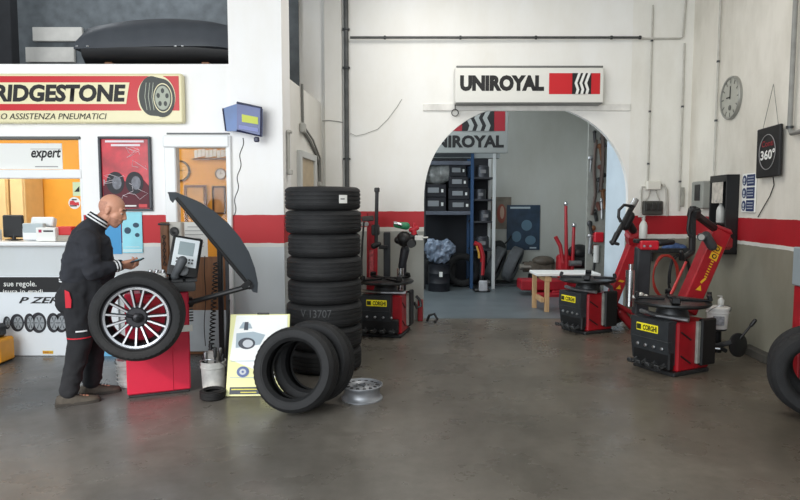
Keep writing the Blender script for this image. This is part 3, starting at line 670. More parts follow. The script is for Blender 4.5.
a = P(685.5, 40, yp + .04); pipe('conduit', 'pale conduit running down in the room corner', [(a.x - .01, a.y, a.z - .04), (a.x - .01, a.y, 1.5)], .012, CONDUIT, 'pale conduits', [((a.x - .01, a.y, z), (0, 0, 1)) for z in (1.9, 2.9)])
a = W(716, 30, .03); b_ = W(716, 177, .03); pp = W(716, 120, .03); pipe('conduit', 'pale conduit dropping to the black cabinet on the right wall', [(pp.x, pp.y, HC - .02), (pp.x, pp.y, b_.z)], .012, CONDUIT, 'pale conduits', [((pp.x, pp.y, 2.6), (0, 0, 1)), ((pp.x, pp.y, 3.3), (0, 0, 1))])
pp = W(791, 100, .05); q1 = W(793, 133, .05); q2 = W(830, 137, .05)
pipe('air_pipe', 'grey pipe with an elbow high at the right edge', [(pp.x, pp.y, HC - .02), (pp.x, pp.y, q1.z + .05), (pp.x, pp.y - .03, q1.z), (q2.x, q2.y, q1.z)], .022, mat('pipe_mid', (140, 140, 136), .5, noise=.2), None, [((pp.x, pp.y, q1.z + .06), (0, 0, 1))])
# loose wire on the arch wall and screw marks
pts = [P(u, v, YA - .012) for u, v in ((350, 133), (356, 136), (365, 134), (378, 129), (388, 119), (397, 107), (402, 99))]
cable('loose_wire', 'thin loose wire curving across the white wall left of the arch', pts, .0035, mat('wire_pale', (150, 150, 145), .6))
pts = [P(u, v, YA - .066) for u, v in ((322, 121), (330, 120.5), (338, 121.5), (343, 122.5))]
cable('loose_wire', 'short thin wire crossing the pilaster beside the dark pipe', pts, .005, CABLEG)
o = thing('wall_hook', 'small dark hook with a wire ring hung under the brand sign', 'hook', P(455, 112, YA - .05))
mb = MB(); mb.tube([(.0, 0, .1), (0, 0, .04)], .005, 6); mb.build('wire', CABLE, o)
mb = MB(); mb.tube([(.045 * math.cos(t_ * .5), 0, .045 * math.sin(t_ * .5) - .01) for t_ in range(14)], .006, 6); mb.build('ring', CABLE, o)

# ------------------------------------------------------------------ brand sign over the arch
def chevrons(parent, x0, z0, x1, z1, y, name='tread_emblem', whites=None):
    mb = MB(); mb.cur = 0; rect(mb, x0, z0, x1, z1, y - .003, y); mb.cur = 1; W_ = x1 - x0; H_ = z1 - z0
    for k in range(3):
        xa = x0 + W_ * (.14 + .26 * k); t_ = W_ * .14
        pts = [(.75, 1), (-.1, .52), (.42, .22), (.15, 0)]
        L_ = [(xa + W_ * .22 * p[0], z0 + H_ * p[1]) for p in pts]; mb.prism(L_ + [(p[0] + t_, p[1]) for p in L_[::-1]], y - .006, y - .002)
    mb.build(name, [INK, whites or PAPER], parent, 0)
ya = YA - .20
a, b_ = P(455, 66.5, ya), P(604, 103, ya); w, h = b_.x - a.x, a.z - b_.z
sg = thing('tyre_brand_sign', 'white box sign with black lettering and red tread emblem above the arch', 'sign', ((a.x + b_.x) / 2, YA - .10, (a.z + b_.z) / 2))
mb = MB(); mb.box((0, 0, 0), (w, .18, h), .03, seg=3); mb.build('sign_box', mat('sign_white', (228, 228, 222), .35), sg)
u2x = lambda u: P(u, 97 if ya < 9 else 130, ya).x - sg.location.x
v2z = lambda v: P(0, v, ya).z - sg.location.z
mb = MB(); mb.box((0, 0, h / 2), (w * .98, .19, .025), .004); mb.box((0, 0, -h / 2), (w * .98, .19, .02), .004); mb.build('edge_rail', mat('rail_grey', (120, 122, 120), .4, .5), sg)
text('UNIROYAL', sg, INK, (u2x(502), v2z(83)), u2x(544) - u2x(460), v2z(75) - v2z(91), -.093, bold=.065)
mb = MB(); rect(mb, u2x(549), v2z(94), u2x(600), v2z(73), -.094, -.088); mb.build('red_field', SIGNRED, sg, 0)
chevrons(sg, u2x(572), v2z(94), u2x(591), v2z(73), -.096)
# the second, dim sign inside the far room
ya = 10.6
a, b_ = P(412, 103, ya), P(508, 153, ya); w, h = b_.x - a.x, a.z - b_.z
sg = thing('tyre_brand_sign', 'dim grey lettered sign with tread emblem hanging beyond the arch', 'sign', ((a.x + b_.x) / 2, ya + .05, (a.z + b_.z) / 2))
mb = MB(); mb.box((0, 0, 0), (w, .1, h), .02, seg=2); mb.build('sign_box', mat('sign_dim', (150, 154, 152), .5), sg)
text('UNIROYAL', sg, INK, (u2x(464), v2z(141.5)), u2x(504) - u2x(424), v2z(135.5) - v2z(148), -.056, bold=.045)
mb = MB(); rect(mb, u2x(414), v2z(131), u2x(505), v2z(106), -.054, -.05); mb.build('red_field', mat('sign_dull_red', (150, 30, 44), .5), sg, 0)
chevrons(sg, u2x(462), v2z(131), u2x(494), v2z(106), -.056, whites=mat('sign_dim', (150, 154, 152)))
mb = MB(); 
for x_ in (-w * .3, w * .3): mb.cyl((x_, 0, h / 2), (x_, 0, HC - sg.location.z), .012)
mb.build('hanger', DSTEEL, sg)

# ------------------------------------------------------------------ fittings on the arch wall, right of the arch
o = thing('junction_box', 'white junction box with looping conduits right of the arch', 'electrical box', P(653, 185.5, YA - .05))
L0 = o.location
mb = MB(); mb.box((0, 0, 0), (.19, .09, .12), .012); mb.build('box_body', mat('box_white', (222, 220, 210), .5), o)
mb = MB(); mb.tube([P(u, v, YA - .04) - L0 for u, v in ((647, 187), (642, 187), (641, 191), (641, 213))], .012, 7); mb.tube([P(u, v, YA - .04) - L0 for u, v in ((659, 184), (664, 185), (666.5, 190), (667, 216))], .016, 7); mb.tube([P(u, v, YA - .04) - L0 for u, v in ((650, 190), (648, 197), (645, 201))], .009, 7); mb.tube([P(u, v, YA - .04) - L0 for u, v in ((656, 190), (658, 197), (660, 201))], .009, 7); mb.build('conduit', CONDUIT, o)
o = thing('socket_panel', 'dark socket panel below the white junction box', 'electrical panel', P(652.5, 208, YA - .04))
mb = MB(); mb.box((0, 0, 0), (.26, .07, .19), .012); mb.build('panel_body', mat('panel_dark', (70, 70, 66), .5), o)
for k in (-1, 0, 1):
    mb = MB(); mb.box((k * .08, -.045, .02), (.055, .03, .1), .008); mb.build('socket', mat('socket_grey', (48, 48, 46), .5), o)
mb = MB(); a = P(681.5, 200, YA - .03); o = tag(MB().box((0, 0, 0), (.05, .04, .26), .006).build('wall_thermometer', mat('grey_strip', (160, 160, 152), .5, noise=.3)), 'narrow grey strip fixed on the wall near the corner', 'wall fitting'); o.location = P(682, 197, YA - .025)

# ------------------------------------------------------------------ right wall
c = W(732.5, 98, 0); c.z += 0
o = thing('wall_clock', 'round grey clock high on the right wall', 'clock', c, WR)
r = .245
mb = MB(); mb.lathe([(r, 0), (r, .03), (r * .97, .04), (r * .9, .036), (r * .9, .022)], (0, 0, 0), (0, -1, 0), 40); mb.build('rim', mat('clock_rim', (150, 150, 144), .4, .3), o)
mb = MB(); mb.lathe([(r * .9, .018), (r * .9, .024)], (0, 0, 0), (0, -1, 0), 40); mb.build('face', mat('clock_face', (176, 176, 166), .5, noise=.15), o)
mb = MB()
for k in range(12): t_ = k * math.pi / 6; mb.box((r * .78 * math.sin(t_), -.026, r * .78 * math.cos(t_)), (.012, .003, .05), rot=(0, t_, 0))
mb.build('hour_marks', mat('mark_grey', (96, 96, 92)), o, 0)
mb = MB(); mb.box((0, -.03, .06), (.012, .004, .15)); mb.box((-.04, -.03, .01), (.1, .004, .014)); mb.build('hand', INK, o)
mb = MB(); mb.lathe([(.03, .022), (.03, .03)], (0.0, 0, -.11), (0, -1, 0), 20); mb.build('sub_dial', mat('mark_grey', (96, 96, 92)), o)
# 360 sign
c = W(769, 152, .05); wl = (W(758, 150, .05) - W(781, 150, .05)).length; hh = .5
o = thing('hanging_sign', 'square black sign with pale ring and 360 lettering on the right wall', 'sign', c, WR, rot=(R(0), R(-1), WR))
mb = MB(); mb.box((0, 0, 0), (wl, .03, hh), .008); mb.build('board', INK, o)
mb = MB(); n = 48
ringp = lambda rr, s_=1: [(rr * math.cos(2 * math.pi * k / n) * wl * .42 / .2, -.019, rr * math.sin(2 * math.pi * k / n) * hh * .42 / .2) for k in range(n + 1)]
mb.tube(ringp(.165), .004, 5); mb.build('ring', mat('ring_grey', (150, 150, 150)), o)
text('Conti', o, mat('dull_red_text', (150, 40, 50)), (0, .085), wl * .5, .06, -.018, bold=.01)
text('360°', o, PAPER, (0.01, -.025), wl * .62, .10, -.018, bold=.03)
mb = MB(); mb.tube([(-wl * .3, 0, hh / 2), (0, .02, hh / 2 + .42), (wl * .35, 0, hh / 2)], .003, 5); mb.build('hanging_cord', CABLEG, o)
pts = [W(u, v, .012) for u, v in ((773, 177), (774, 185), (770, 196), (763, 208), (758, 217))]
cable('sign_cable', 'thin dark cable trailing below the square black sign', pts, .005, CABLE)
# safety notice board
c = W(749, 193, .012); wl = (W(742.5, 190, .01) - W(755.8, 190, .01)).length; hh = .42
o = thing('safety_notice', 'white notice with three blue safety pictogram panels', 'sign', c, WR)
mb = MB(); mb.box((0, 0, 0), (wl, .015, hh), .003); mb.build('board', PAPER, o)
mb = MB()
for k in (-1, 0, 1):
    z = -k * .137; mb.box((wl * .17, -.009, z), (wl * .58, .004, .12)); mb.prism(ell(-wl * .31, z, wl * .15, .055), -.011, -.007)
mb.cur = 1
for k in (-1, 0, 1):
    z = -k * .137; mb.prism(ell(-wl * .31, z + .008, wl * .07, .022, 14), -.013, -.009); mb.box((-wl * .31, -.011, z - .03), (wl * .12, .004, .018))
    for j in (-1, 0, 1): mb.box((wl * .17, -.012, z + j * .03), (wl * .42, .003, .009))
mb.build('pictograms', [mat('safety_navy', (34, 52, 96), .5), mat('picto_pale', (190, 196, 204))], o, 0)
# black open cabinet
c0 = W(720.5, 215, 0); c1 = W(739, 215, 0); wl = (c0 - c1).length - .02; cc = (c0 + c1) / 2
zb, zt = W(733, 257, .2).z, W(733, 173, .2).z
o = thing('wall_cabinet', 'tall open black cabinet hung on the right wall beside the red column', 'cabinet', (cc.x + WN.x * 0, cc.y, zb), WR)
H_ = zt - zb; D_ = .14
mb = MB(); mb.box((0, -.012, H_ / 2), (wl, .02, H_), .004); mb.build('back_panel', BLACK, o)
for s_ in (-1, 1): mb = MB(); mb.box((s_ * (wl / 2 - .012), -D_ / 2, H_ / 2), (.024, D_, H_), .004); mb.build('side_panel', BLACK, o)
for z_ in (.012, H_ - .012): mb = MB(); mb.box((0, -D_ / 2, z_), (wl, D_, .024), .004); mb.build('end_panel', BLACK, o)
mb = MB(); mb.box((0, -D_ / 2, H_ * .38), (wl - .05, D_ - .02, .018), .003); mb.build('shelf', BLACK, o)
mb = MB(); mb.box((0, -D_ + .01, H_ - .05), (wl, .02, .06), .003); mb.build('top_rail', BLACK, o)
LEAF = mat('leaflet', (206, 200, 190), .6, noise=.35, scale=14)
o2 = tag(MB().box((0, 0, 0), (wl * .62, .006, .24), .001).build('leaflet', LEAF), 'printed leaflet stuck at the top of the black cabinet', 'paper')
pc = Vector((cc.x, cc.y, zt - .2)) + WN * (D_ + .005) ; o2.location = pc; o2.rotation_euler = (0, 0, WR)
def bottle(label, loc, h=.22, r=.035, m=None, group=None):
    o = thing('spray_bottle', label, 'bottle', loc, 0, group)
    mb = MB(); mb.lathe([(r * .9, 0), (r, .01), (r, h * .55), (r * .75, h * .68), (r * .35, h * .78), (r * .35, h * .84)], n=18); mb.build('bottle_body', m or mat('bottle_clear', (196, 198, 194), .3), o)
    mb = MB(); mb.lathe([(r * .45, h * .82), (r * .45, h * .9), (r * .25, h * .92), (r * .25, h)], n=14); mb.box((-r * .5, 0, h * .96), (r * 1.8, r * .5, h * .08), .004); mb.build('trigger', mat('trigger_grey', (170, 170, 166), .5), o); return o
bottle('pale bottle standing inside the black wall cabinet', Vector((cc.x, cc.y, zb + H_ * .38 + .012)) + WN * .1, .26, .045)
# grey meter box left of the cabinet
c = W(702.5, 195, .07); o = thing('meter_box', 'grey electrical box with dark window left of the black cabinet', 'electrical box', c, WR)
mb = MB(); mb.box((0, .0, 0), (.34, .14, .34), .012); mb.build('box_body', mat('meter_grey', (150, 152, 146), .5, noise=.1), o)
mb = MB(); mb.box((0.02, -.072, .03), (.16, .012, .2), .006); mb.build('dark_window', BLACK, o)
# wall tray with a blue rag, gauge and hose coil behind the near machine
c = W(688, 247, .12); c = P(672, 250, YA - .14)
o = thing('tool_tray', 'dark metal tool rail on the wall below the red band', 'shelf', (c.x - .05, YA - .12, c.z))
mb = MB(); mb.box((0, 0, -.02), (.52, .22, .025), .006); mb.box((0, -.11, .0), (.52, .012, .06), .004); mb.build('tray', DSTEEL, o)
for s_ in (-1, 1): mb = MB(); mb.box((s_ * .22, .04, -.09), (.03, .15, .12), .004); mb.build('bracket', DSTEEL, o)
mb = MB()
mb.ball((0, 0, .05), (.13, .085, .06), 18, 10); mb.ball((.09, -.02, .04), (.08, .07, .05)); mb.ball((-.08, .01, .035), (.07, .06, .04))
o2 = tag(mb.build('cleaning_rag', mat('rag_blue', (70, 96, 140), .85, noise=.4, scale=14, bump=.6, bscale=25), None, 60), 'crumpled blue rag lying on the wall tool rail', 'rag'); o2.location = (c.x + .02, YA - .13, c.z - .01)
def hose(name, label, c0, rx, rz, turns, m, r=.011):
    pts = []
    for k in range(int(turns * 24) + 1):
        a = 2 * math.pi * k / 24 + math.pi / 2; f = 1 + .04 * math.sin(k * .9); pts.append((c0[0] + rx * f * math.cos(a), c0[1] - .004 * k / 4, c0[2] - rz + rz * f * math.sin(a)))
    mb = MB(); mb.tube(pts, r, 7); return tag(mb.build(name, m), label, 'hose')
RHOSE = mat('hose_red', (170, 50, 40), .5)
hose('air_hose', 'red air hose hanging in loops below the wall tool rail', (c.x - .14, YA - .26, c.z - .06), .16, .28, 2.2, RHOSE)
hose('air_hose', 'black air hose hanging right of the red hose loops', (c.x + .06, YA - .22, c.z - .06), .14, .30, 2.3, CABLE)

# red post at the right edge
c = W(804, 330, .12); o = thing('lift_post', 'slim red post with grey cap at the right edge of the room', 'post', (c.x, c.y, 0), WR)
z1 = W(797, 284, .12).z; z2 = W(797, 246, .12).z
mb = MB(); mb.box((-.02, 0, z1 / 2), (.12, .12, z1), .01); mb.build('post', REDD, o)
mb = MB(); mb.box((.055, -.02, z1 / 2), (.03, .05, z1), .006); mb.build('guide_rail', STEEL, o)
mb = MB(); mb.box((0, 0, (z1 + z2) / 2), (.16, .16, z2 - z1), .01); mb.build('cap', mat('blue_grey', (150, 162, 168), .5), o)
# low block in a dark colour at foot of the wall
c = W(757, 360, .05); mb = MB(); mb.box((0, 0, .045), (.5, .1, .09), .01); o = tag(mb.build('floor_ledge', mat('dark_concrete', (70, 68, 62), .8, noise=.3)), 'low dark ledge at the foot of the right wall', 'ledge', None); o['kind'] = 'structure'; o.name = 'baseboard_right'; o.location = (c.x, c.y, 0); o.rotation_euler = (0, 0, WR)

# ------------------------------------------------------------------ tyres
TREAD = bpy.data.materials.new('tyre_tread'); TREAD.use_nodes = True
tnt = TREAD.node_tree; tb = tnt.nodes['Principled BSDF']; tb.inputs['Base Color'].default_value = lin((36, 37, 39)); tb.inputs['Roughness'].default_value = .6
def tyre_mb(Ro, ri, w, n=96, sipes=True):
    """hollow tyre, axis Z, centred; material 0 rubber, 1 liner"""
    mb = MB(); h = Ro - ri; hw = w / 2
    g = .007
    outer = [(ri, -hw * .62), (ri + .012, -hw * .78), (ri + h * .22, -hw * .93), (ri + h * .3, -hw * .945), (ri + h * .31, -hw * .97), (ri + h * .5, -hw), (ri + h * .72, -hw * .985), (Ro - .022, -hw * .9), (Ro - .008, -hw * .8)]
    tread = []
    for c_ in (-.52, -.17, .17, .52):
        z = c_ * hw; tread += [(Ro - .002, z - .007), (Ro - g - .002, z - .005), (Ro - g - .002, z + .005), (Ro - .002, z + .007)]
    outer += tread + [(r_, -z_) for r_, z_ in outer[::-1]]
    inner = [(ri + .012, hw * .55), (ri + h * .4, hw * .86), (Ro - .03, hw * .72), (Ro - .016, 0), (Ro - .03, -hw * .72), (ri + h * .4, -hw * .86), (ri + .012, -hw * .55)]
    k = len(outer)
    prof = outer + inner
    vs = []; fs = []; K = len(prof); mi = []
    for i in range(n):
        a = 2 * math.pi * i / n
        for j, (r_, z_) in enumerate(prof):
            rr = r_
            if sipes and abs(z_) > hw * .75 and r_ > Ro - .03 and i % 2 and j < k: rr = r_ - .006   # shoulder blocks
            vs.append((rr * math.cos(a), rr * math.sin(a), z_))
    for i in range(n):
        i2 = (i + 1) % n
        for j in range(K):
            j2 = (j + 1) % K; fs.append([i * K + j, i2 * K + j, i2 * K + j2, i * K + j2]); mi.append(1 if j >= k - 1 else 0)
    mb.v = vs; mb.f = fs; mb.mi = mi
    return mb
def tyre(label, Ro, ri, w, M, group=None, sub=True):
    o = tyre_mb(Ro, ri, w).build('tyre', [RUB, RUBD], None, 40); o.matrix_world = M
    return tag(o, label, 'tyre', group)

# --- the tall stack
SX, SYY = -.735, 5.78
hts = [186, 211, 236, 260.5, 285, 309, 333.5, 357, 381]
ords = ['topmost tyre of the tall stack, with a white paper sticker', 'second tyre from the top of the tall stack', 'third tyre from the top of the tall stack', 'fourth tyre from the top of the tall stack',
        'fifth tyre from the top of the tall stack', 'tyre with chalk numbers, sixth from the top of the tall stack', 'seventh tyre of the tall stack, just above the bottom one', 'bottom tyre of the tall stack, on the floor']
zt = P(324, 186, 5.43).z; step = zt / 8
xo = [-.006, .0, .006, .004, .006, .0, .004, -.002]; ro = [.362, .366, .35, .362, .356, .366, .36, .36]
for k in range(8):
    z = zt - (k + .5) * step
    o = tyre(ords[k], ro[k], .225, step - .002, Matrix.Translation((SX + xo[k], SYY, z)) @ Matrix.Rotation(.3 * k, 4, 'Z'), 'tyres in the tall stack')
    if k == 0:
        a_ = -1.18; mb = MB(); rr = ro[k] + .002
        vs = []; 
        for i in range(5):
            t_ = -1.33 + .24 * i / 4 - .3 * k + .3
            for z_ in (-.045, .03): vs.append((rr * math.cos(t_), rr * math.sin(t_), z_))
        mb.add(vs, [[2 * i, 2 * i + 2, 2 * i + 3, 2 * i + 1] for i in range(4)])
        mb.M = Matrix.Identity(4); mb.cur = 1; vs = []
        for i in range(3):
            t_ = -1.29 + .3 + .12 * i / 2
            for z_ in (-.012, .0): vs.append(((rr + .001) * math.cos(t_), (rr + .001) * math.sin(t_), z_))
        mb.add(vs, [[2 * i, 2 * i + 2, 2 * i + 3, 2 * i + 1] for i in range(2)])
        mb.build('paper_sticker', [PAPER, mat('sticker_grey', (120, 120, 120))], o, 0)
    if k == 5:   # chalk figures, written round the tread
        cu = bpy.data.curves.new('txt', 'FONT'); cu.body = 'V 13707'; to = bpy.data.objects.new('txt', cu); C.objects.link(to); bpy.context.view_layer.update()
        me = bpy.data.meshes.new_from_object(to.evaluated_get(bpy.context.evaluated_depsgraph_get())); bpy.data.objects.remove(to)
        xs = [v.co.x for v in me.vertices]; w_ = max(xs) - min(xs)
        for v in me.vertices:
            t_ = -math.pi / 2 - .50 + .80 * (v.co.x - min(xs)) / w_ - .3 * k; rr = ro[k] + .002
            v.co = (rr * math.cos(t_), rr * math.sin(t_), (v.co.y - .33) * .10 + .04)
        me.materials.append(mat('chalk', (88, 90, 92), .9)); co = bpy.data.objects.new('chalk_lettering', me); C.objects.link(co); co.parent = o

def orient(c, axis, spin=0.0):
    q = Vector(axis).normalized().to_track_quat('Z', 'Y').to_matrix().to_4x4()
    return Matrix.Translation(c) @ q @ Matrix.Rotation(spin, 4, 'Z')
# --- two tyres leaning on the stack
Rl = .322; lean = R(13)
ax = Vector((.22, math.cos(lean), math.sin(lean) * -1.0)).normalized()      # face axis, tipped back
def lean_tyre(label, gx, gy, ln, yaw, Ro, w):
    ax = Vector((math.sin(yaw) * math.cos(ln), math.cos(yaw) * math.cos(ln), -math.sin(ln)))
    up = Vector((math.sin(yaw) * math.sin(ln), math.cos(yaw) * math.sin(ln), math.cos(ln)))
    zc = Ro * math.cos(ln) + w / 2 * math.sin(ln) - .004
    return tyre(label, Ro, Ro * .665, w, orient((gx, gy, zc), ax), 'tyres leaning on the stack')
g = G(301, 411)
lean_tyre('front tyre of the two leaning against the tall stack', g.x - .025, g.y - .03, R(14), R(12), .322, .215)
lean_tyre('rear tyre of the two, leaning between front one and tall stack', g.x + .075, g.y + .19, R(14), R(14), .324, .215)

# --- steel rim on the floor
c = G(362, 398); o = thing('steel_rim', 'bare steel wheel rim lying flat beside the leaning tyres', 'rim', (c.x, c.y, 0))
RIMS = mat('rim_silver', (160, 164, 170), .42, .6, noise=.25, scale=10)
r = .170
mb = MB(); mb.lathe([(r, 0), (r, .010), (r * .91, .022), (r * .86, .045), (r * .86, .075), (r * .92, .098), (r, .108), (r, .118), (r * .96, .120), (r * .88, .104), (r * .82, .075), (r * .82, .045), (r * .88, .012), (r * .95, 0)], n=56, closed=True); mb.build('barrel', RIMS, o)
mb = MB(); mb.lathe([(r * .86, .090), (r * .80, .106), (r * .62, .114), (r * .46, .100), (r * .38, .106), (r * .2, .110), (r * .2, .095), (r * .38, .09), (r * .62, .1), (r * .84, .08)], n=56, closed=True); mb.build('disc', RIMS, o)
HOLE = mat('hole_dark', (28, 28, 30), .8)
for k in range(14):
    t_ = 2 * math.pi * k / 14; mb = MB(); mb.lathe([(.0145, 0), (.0145, .004)], (r * .71 * math.cos(t_), r * .71 * math.sin(t_), .1095), (.06 * math.cos(t_), .06 * math.sin(t_), 1), 12); mb.build('vent_hole', HOLE, o, 0)
for k in range(5):
    t_ = 2 * math.pi * k / 5; mb = MB(); mb.lathe([(.009, 0), (.009, .003)], (r * .3 * math.cos(t_), r * .3 * math.sin(t_), .1075), (0, 0, 1), 10); mb.build('bolt_hole', HOLE, o, 0)

# --- two tyres at the right edge
g = G(812, 428)
def stand_tyre(label, x, y, yaw, ln, Ro, w, q=.62):
    ax = Vector((math.sin(yaw) * math.cos(ln), math.cos(yaw) * math.cos(ln), -math.sin(ln)))
    return tyre(label, Ro, Ro * q, w, orient((x, y, Ro * math.cos(ln) + w / 2 * abs(math.sin(ln)) - .003), ax), 'tyres standing at the right edge')
stand_tyre('front one of two upright tyres cut off by the right edge', P(817, 383, 4.36).x, 4.36, R(22), R(9), .318, .21)
stand_tyre('rear one of two upright tyres cut off by the right edge', P(817, 383, 4.36).x + .15, 4.60, R(24), R(9), .318, .21, .5)

# ------------------------------------------------------------------ wheel balancer
YC = 4.88; g0_, g1_ = P(128, 399, YC).x, P(192, 399, YC).x
bw = g1_ - g0_
BYAW = R(22); BL = Vector(((g0_ + g1_) / 2, YC, 0))
ba = thing('wheel_balancer', 'red wheel balancing machine with raised black hood beside the man', 'machine', BL, BYAW)
def BP(u, v, dy=0.0): return plane_local(u, v, BL, BYAW, dy)
X = lambda u: BP(u, 300).x
Zb = lambda v: BP(162, v).z
bw = (BP(192, 399).x - BP(128, 399).x); iB = (Matrix.Translation(BL) @ Matrix.Rotation(BYAW, 4, 'Z')).inverted()
ctop = Zb(292)
mb = MB(); mb.box((-bw * .13, .25, ctop / 2 + .01), (bw * .74, .5, ctop - .03), .012); mb.cur = 0; mb.box((bw * .31, .25, ctop / 2 + .01), (bw * .38, .49, ctop - .03), .012)
mb.build('cabinet', mat('balancer_red', (206, 36, 66), .42, noise=.1, scale=3), ba)
mb = MB(); mb.box((0, .25, .012), (bw * .96, .46, .022), .004); mb.build('base_plate', DSTEEL, ba)
mb = MB(); mb.box((X(185), -.004, Zb(330)), (.11, .006, .055), .002); mb.build('label_plate', PAPER, ba)
mb = MB()
for k in range(7): mb.cyl((bw / 2, .06, .60 + k * .024), (bw / 2 + .035, .06, .60 + k * .024), .006, n=8)
mb.build('weight_peg', DSTEEL, ba)
# tray on top with the weight pockets
tz = ctop
mb = MB(); tx0, tx1 = X(140), X(196)
mb.box(((tx0 + tx1) / 2, .22, tz + .035), (tx1 - tx0, .5, .08), .02, seg=2)
for k in range(4): mb.box((tx0 + .07 + k * .11, .06, tz + .082), (.09, .12, .02), .006)
mb.cur = 1; mb.box((X(184), .3, tz + .13), (.22, .3, .16), .03)
mb.build('weight_tray', [mat('tray_grey', (72, 74, 76), .5, noise=.2), BLACK], ba)
mb = MB(); mb.box((X(156), .2, tz + .115), (.17, .26, .06), .012); mb.build('tool_tray', mat('tray_white', (216, 218, 216), .5), ba)
mb = MB(); 
for k in range(3): mb.cyl((X(150) + k * .05, .15, tz + .12), (X(150) + k * .05 + .01, .15, tz + .17), .016, n=10)
mb.build('weight_tin', STEEL, ba)
# console: tilted screen on a head
con = MB(); cc_ = BP(185, 257, .18); rot_ = Euler((R(-22), R(11), R(-2)))
con.box(cc_, (.25, .05, .36), .018, rot=rot_, seg=2); con.cyl((cc_.x, .24, tz + .1), (cc_.x, .22, cc_.z - .05), .035)
console = con.build('console', BLACK, ba)
Mr = Matrix.Translation(cc_) @ rot_.to_matrix().to_4x4()
mb = MB(); mb.M = Mr; mb.box((0, -.027, .03), (.20, .006, .25), .004); mb.cur = 1; mb.box((0, -.031, .065), (.125, .004, .12), .002); mb.cur = 2
for i in range(6):
    for j in range(2): mb.box((-.062 + i * .025, -.032, -.03 - j * .028), (.016, .004, .016), .002)
mb.build('screen', [mat('screen_pale', (214, 222, 226), .3, emit=.15), mat('screen_grey', (150, 164, 168), .25, emit=.1), mat('key_grey', (96, 100, 104), .5)], console)
mb = MB(); mb.M = Mr; mb.lathe([(.045, 0), (.045, .02), (.03, .03)], (0, -.03, -.135), (0, -1, 0), 20); mb.build('round_knob', mat('knob_grey', (120, 124, 128), .4), console)
mb = MB(); hc = BP(175, 275, .06); mb.cap(hc, .03, hc + Vector((.06, -.02, .12)), .04); mb.ball(hc + Vector((.0, 0, -.01)), (.035, .03, .035)); mb.build('handset', GREYP, ba)
# shaft and clamp nut
WXc, WYc, WZc = P(135, 317, 4.46).x, 4.52, P(135, 317, 4.46).z
wl_ = iB @ Vector((WXc, WYc, WZc)); lx, ly = wl_.x, wl_.y
mb = MB(); mb.cyl((lx, .1, WZc), (lx, ly + .02, WZc), .055, n=24); mb.cyl((lx, ly + .03, WZc), (lx, ly - .13, WZc), .02, n=16); mb.build('shaft', DSTEEL, ba)
mb = MB(); mb.box((lx + .06, .05, WZc), (.22, .12, .2), .02); mb.build('shaft_housing', RED, ba)
mb = MB(); mb.lathe([(.055, 0), (.055, .03), (.035, .045), (.035, .075), (.02, .085)], (lx, ly - .045, WZc), (0, -1, 0), 24); mb.cyl((lx - .08, ly - .085, WZc + .02), (lx + .08, ly - .085, WZc - .02), .013, n=10); mb.build('clamp_nut', mat('nut_dark', (42, 42, 46), .35, .6), ba)
# hood
hy0, hy1 = -.12, .22
pts = [(168, 192), (176, 192), (186, 196), (200, 202), (214, 211), (228, 223), (240, 237), (249, 252), (255, 268), (258, 283), (257.5, 293), (253, 292), (247, 283), (176, 198), (173, 203), (170, 200)]
poly = [(BP(u, v, -.12).x, BP(u, v, -.12).z) for u, v in pts]
mb = MB(); HOOD = mat('hood_black', (52, 58, 64), .48, noise=.08, scale=5)
mb.prism(poly, hy0, hy0 + .02)
arc = poly[:11]; 
vs = []; 
for (x, z) in arc: vs += [(x, hy0 + .004, z), (x, hy1, z)]
cx_ = sum(p[0] for p in poly) / len(poly); cz_ = sum(p[1] for p in poly) / len(poly)
inn = [(x + (cx_ - x) * .04, z + (cz_ - z) * .04) for x, z in arc]
for (x, z) in inn: vs += [(x, hy0 + .004, z), (x, hy1, z)]
k = len(arc); fs = []
for i in range(k - 1):
    fs.append([2 * i, 2 * i + 1, 2 * i + 3, 2 * i + 2]); o_ = 2 * k; fs.append([o_ + 2 * i, o_ + 2 * i + 2, o_ + 2 * i + 3, o_ + 2 * i + 1])
    fs.append([2 * i + 1, o_ + 2 * i + 1, o_ + 2 * i + 3, 2 * i + 3])
mb.add(vs, fs); hood = mb.build('hood', HOOD, ba, 30)
mb = MB(); a_, b_ = poly[12], poly[13]; mb.tube([(a_[0], hy0 - .004, a_[1]), (b_[0], hy0 - .004, b_[1])], .014, 8); mb.build('hood_rim', BLACK, hood)
mb = MB(); pv = (BP(250, 286, -.12).x, BP(250, 286, -.12).z)
mb.lathe([(.028, 0), (.028, .04)], (pv[0], hy0 - .012, pv[1]), (0, 1, 0), 16); mb.box((pv[0] - .03, hy0 - .01, pv[1] + .015), (.09, .02, .05), .008, rot=(0, R(-40), 0)); mb.build('hood_pivot', BLACK, hood)
mb = MB(); mb.tube([(X(176), .1, Zb(308)), (X(192), .02, Zb(304)), (pv[0], hy0 + .0, pv[1])], .022, 10); mb.box((X(184), .1, Zb(305)), (.16, .12, .07), .015); mb.build('hood_arm', BLACK, ba)

# --- alloy wheel on the shaft
wh = thing('alloy_wheel', 'big tyre on a silver multi spoke rim mounted on the balancer', 'wheel', (WXc, WYc, WZc), 0, None, rot=(math.pi / 2, 0, BYAW * .7))
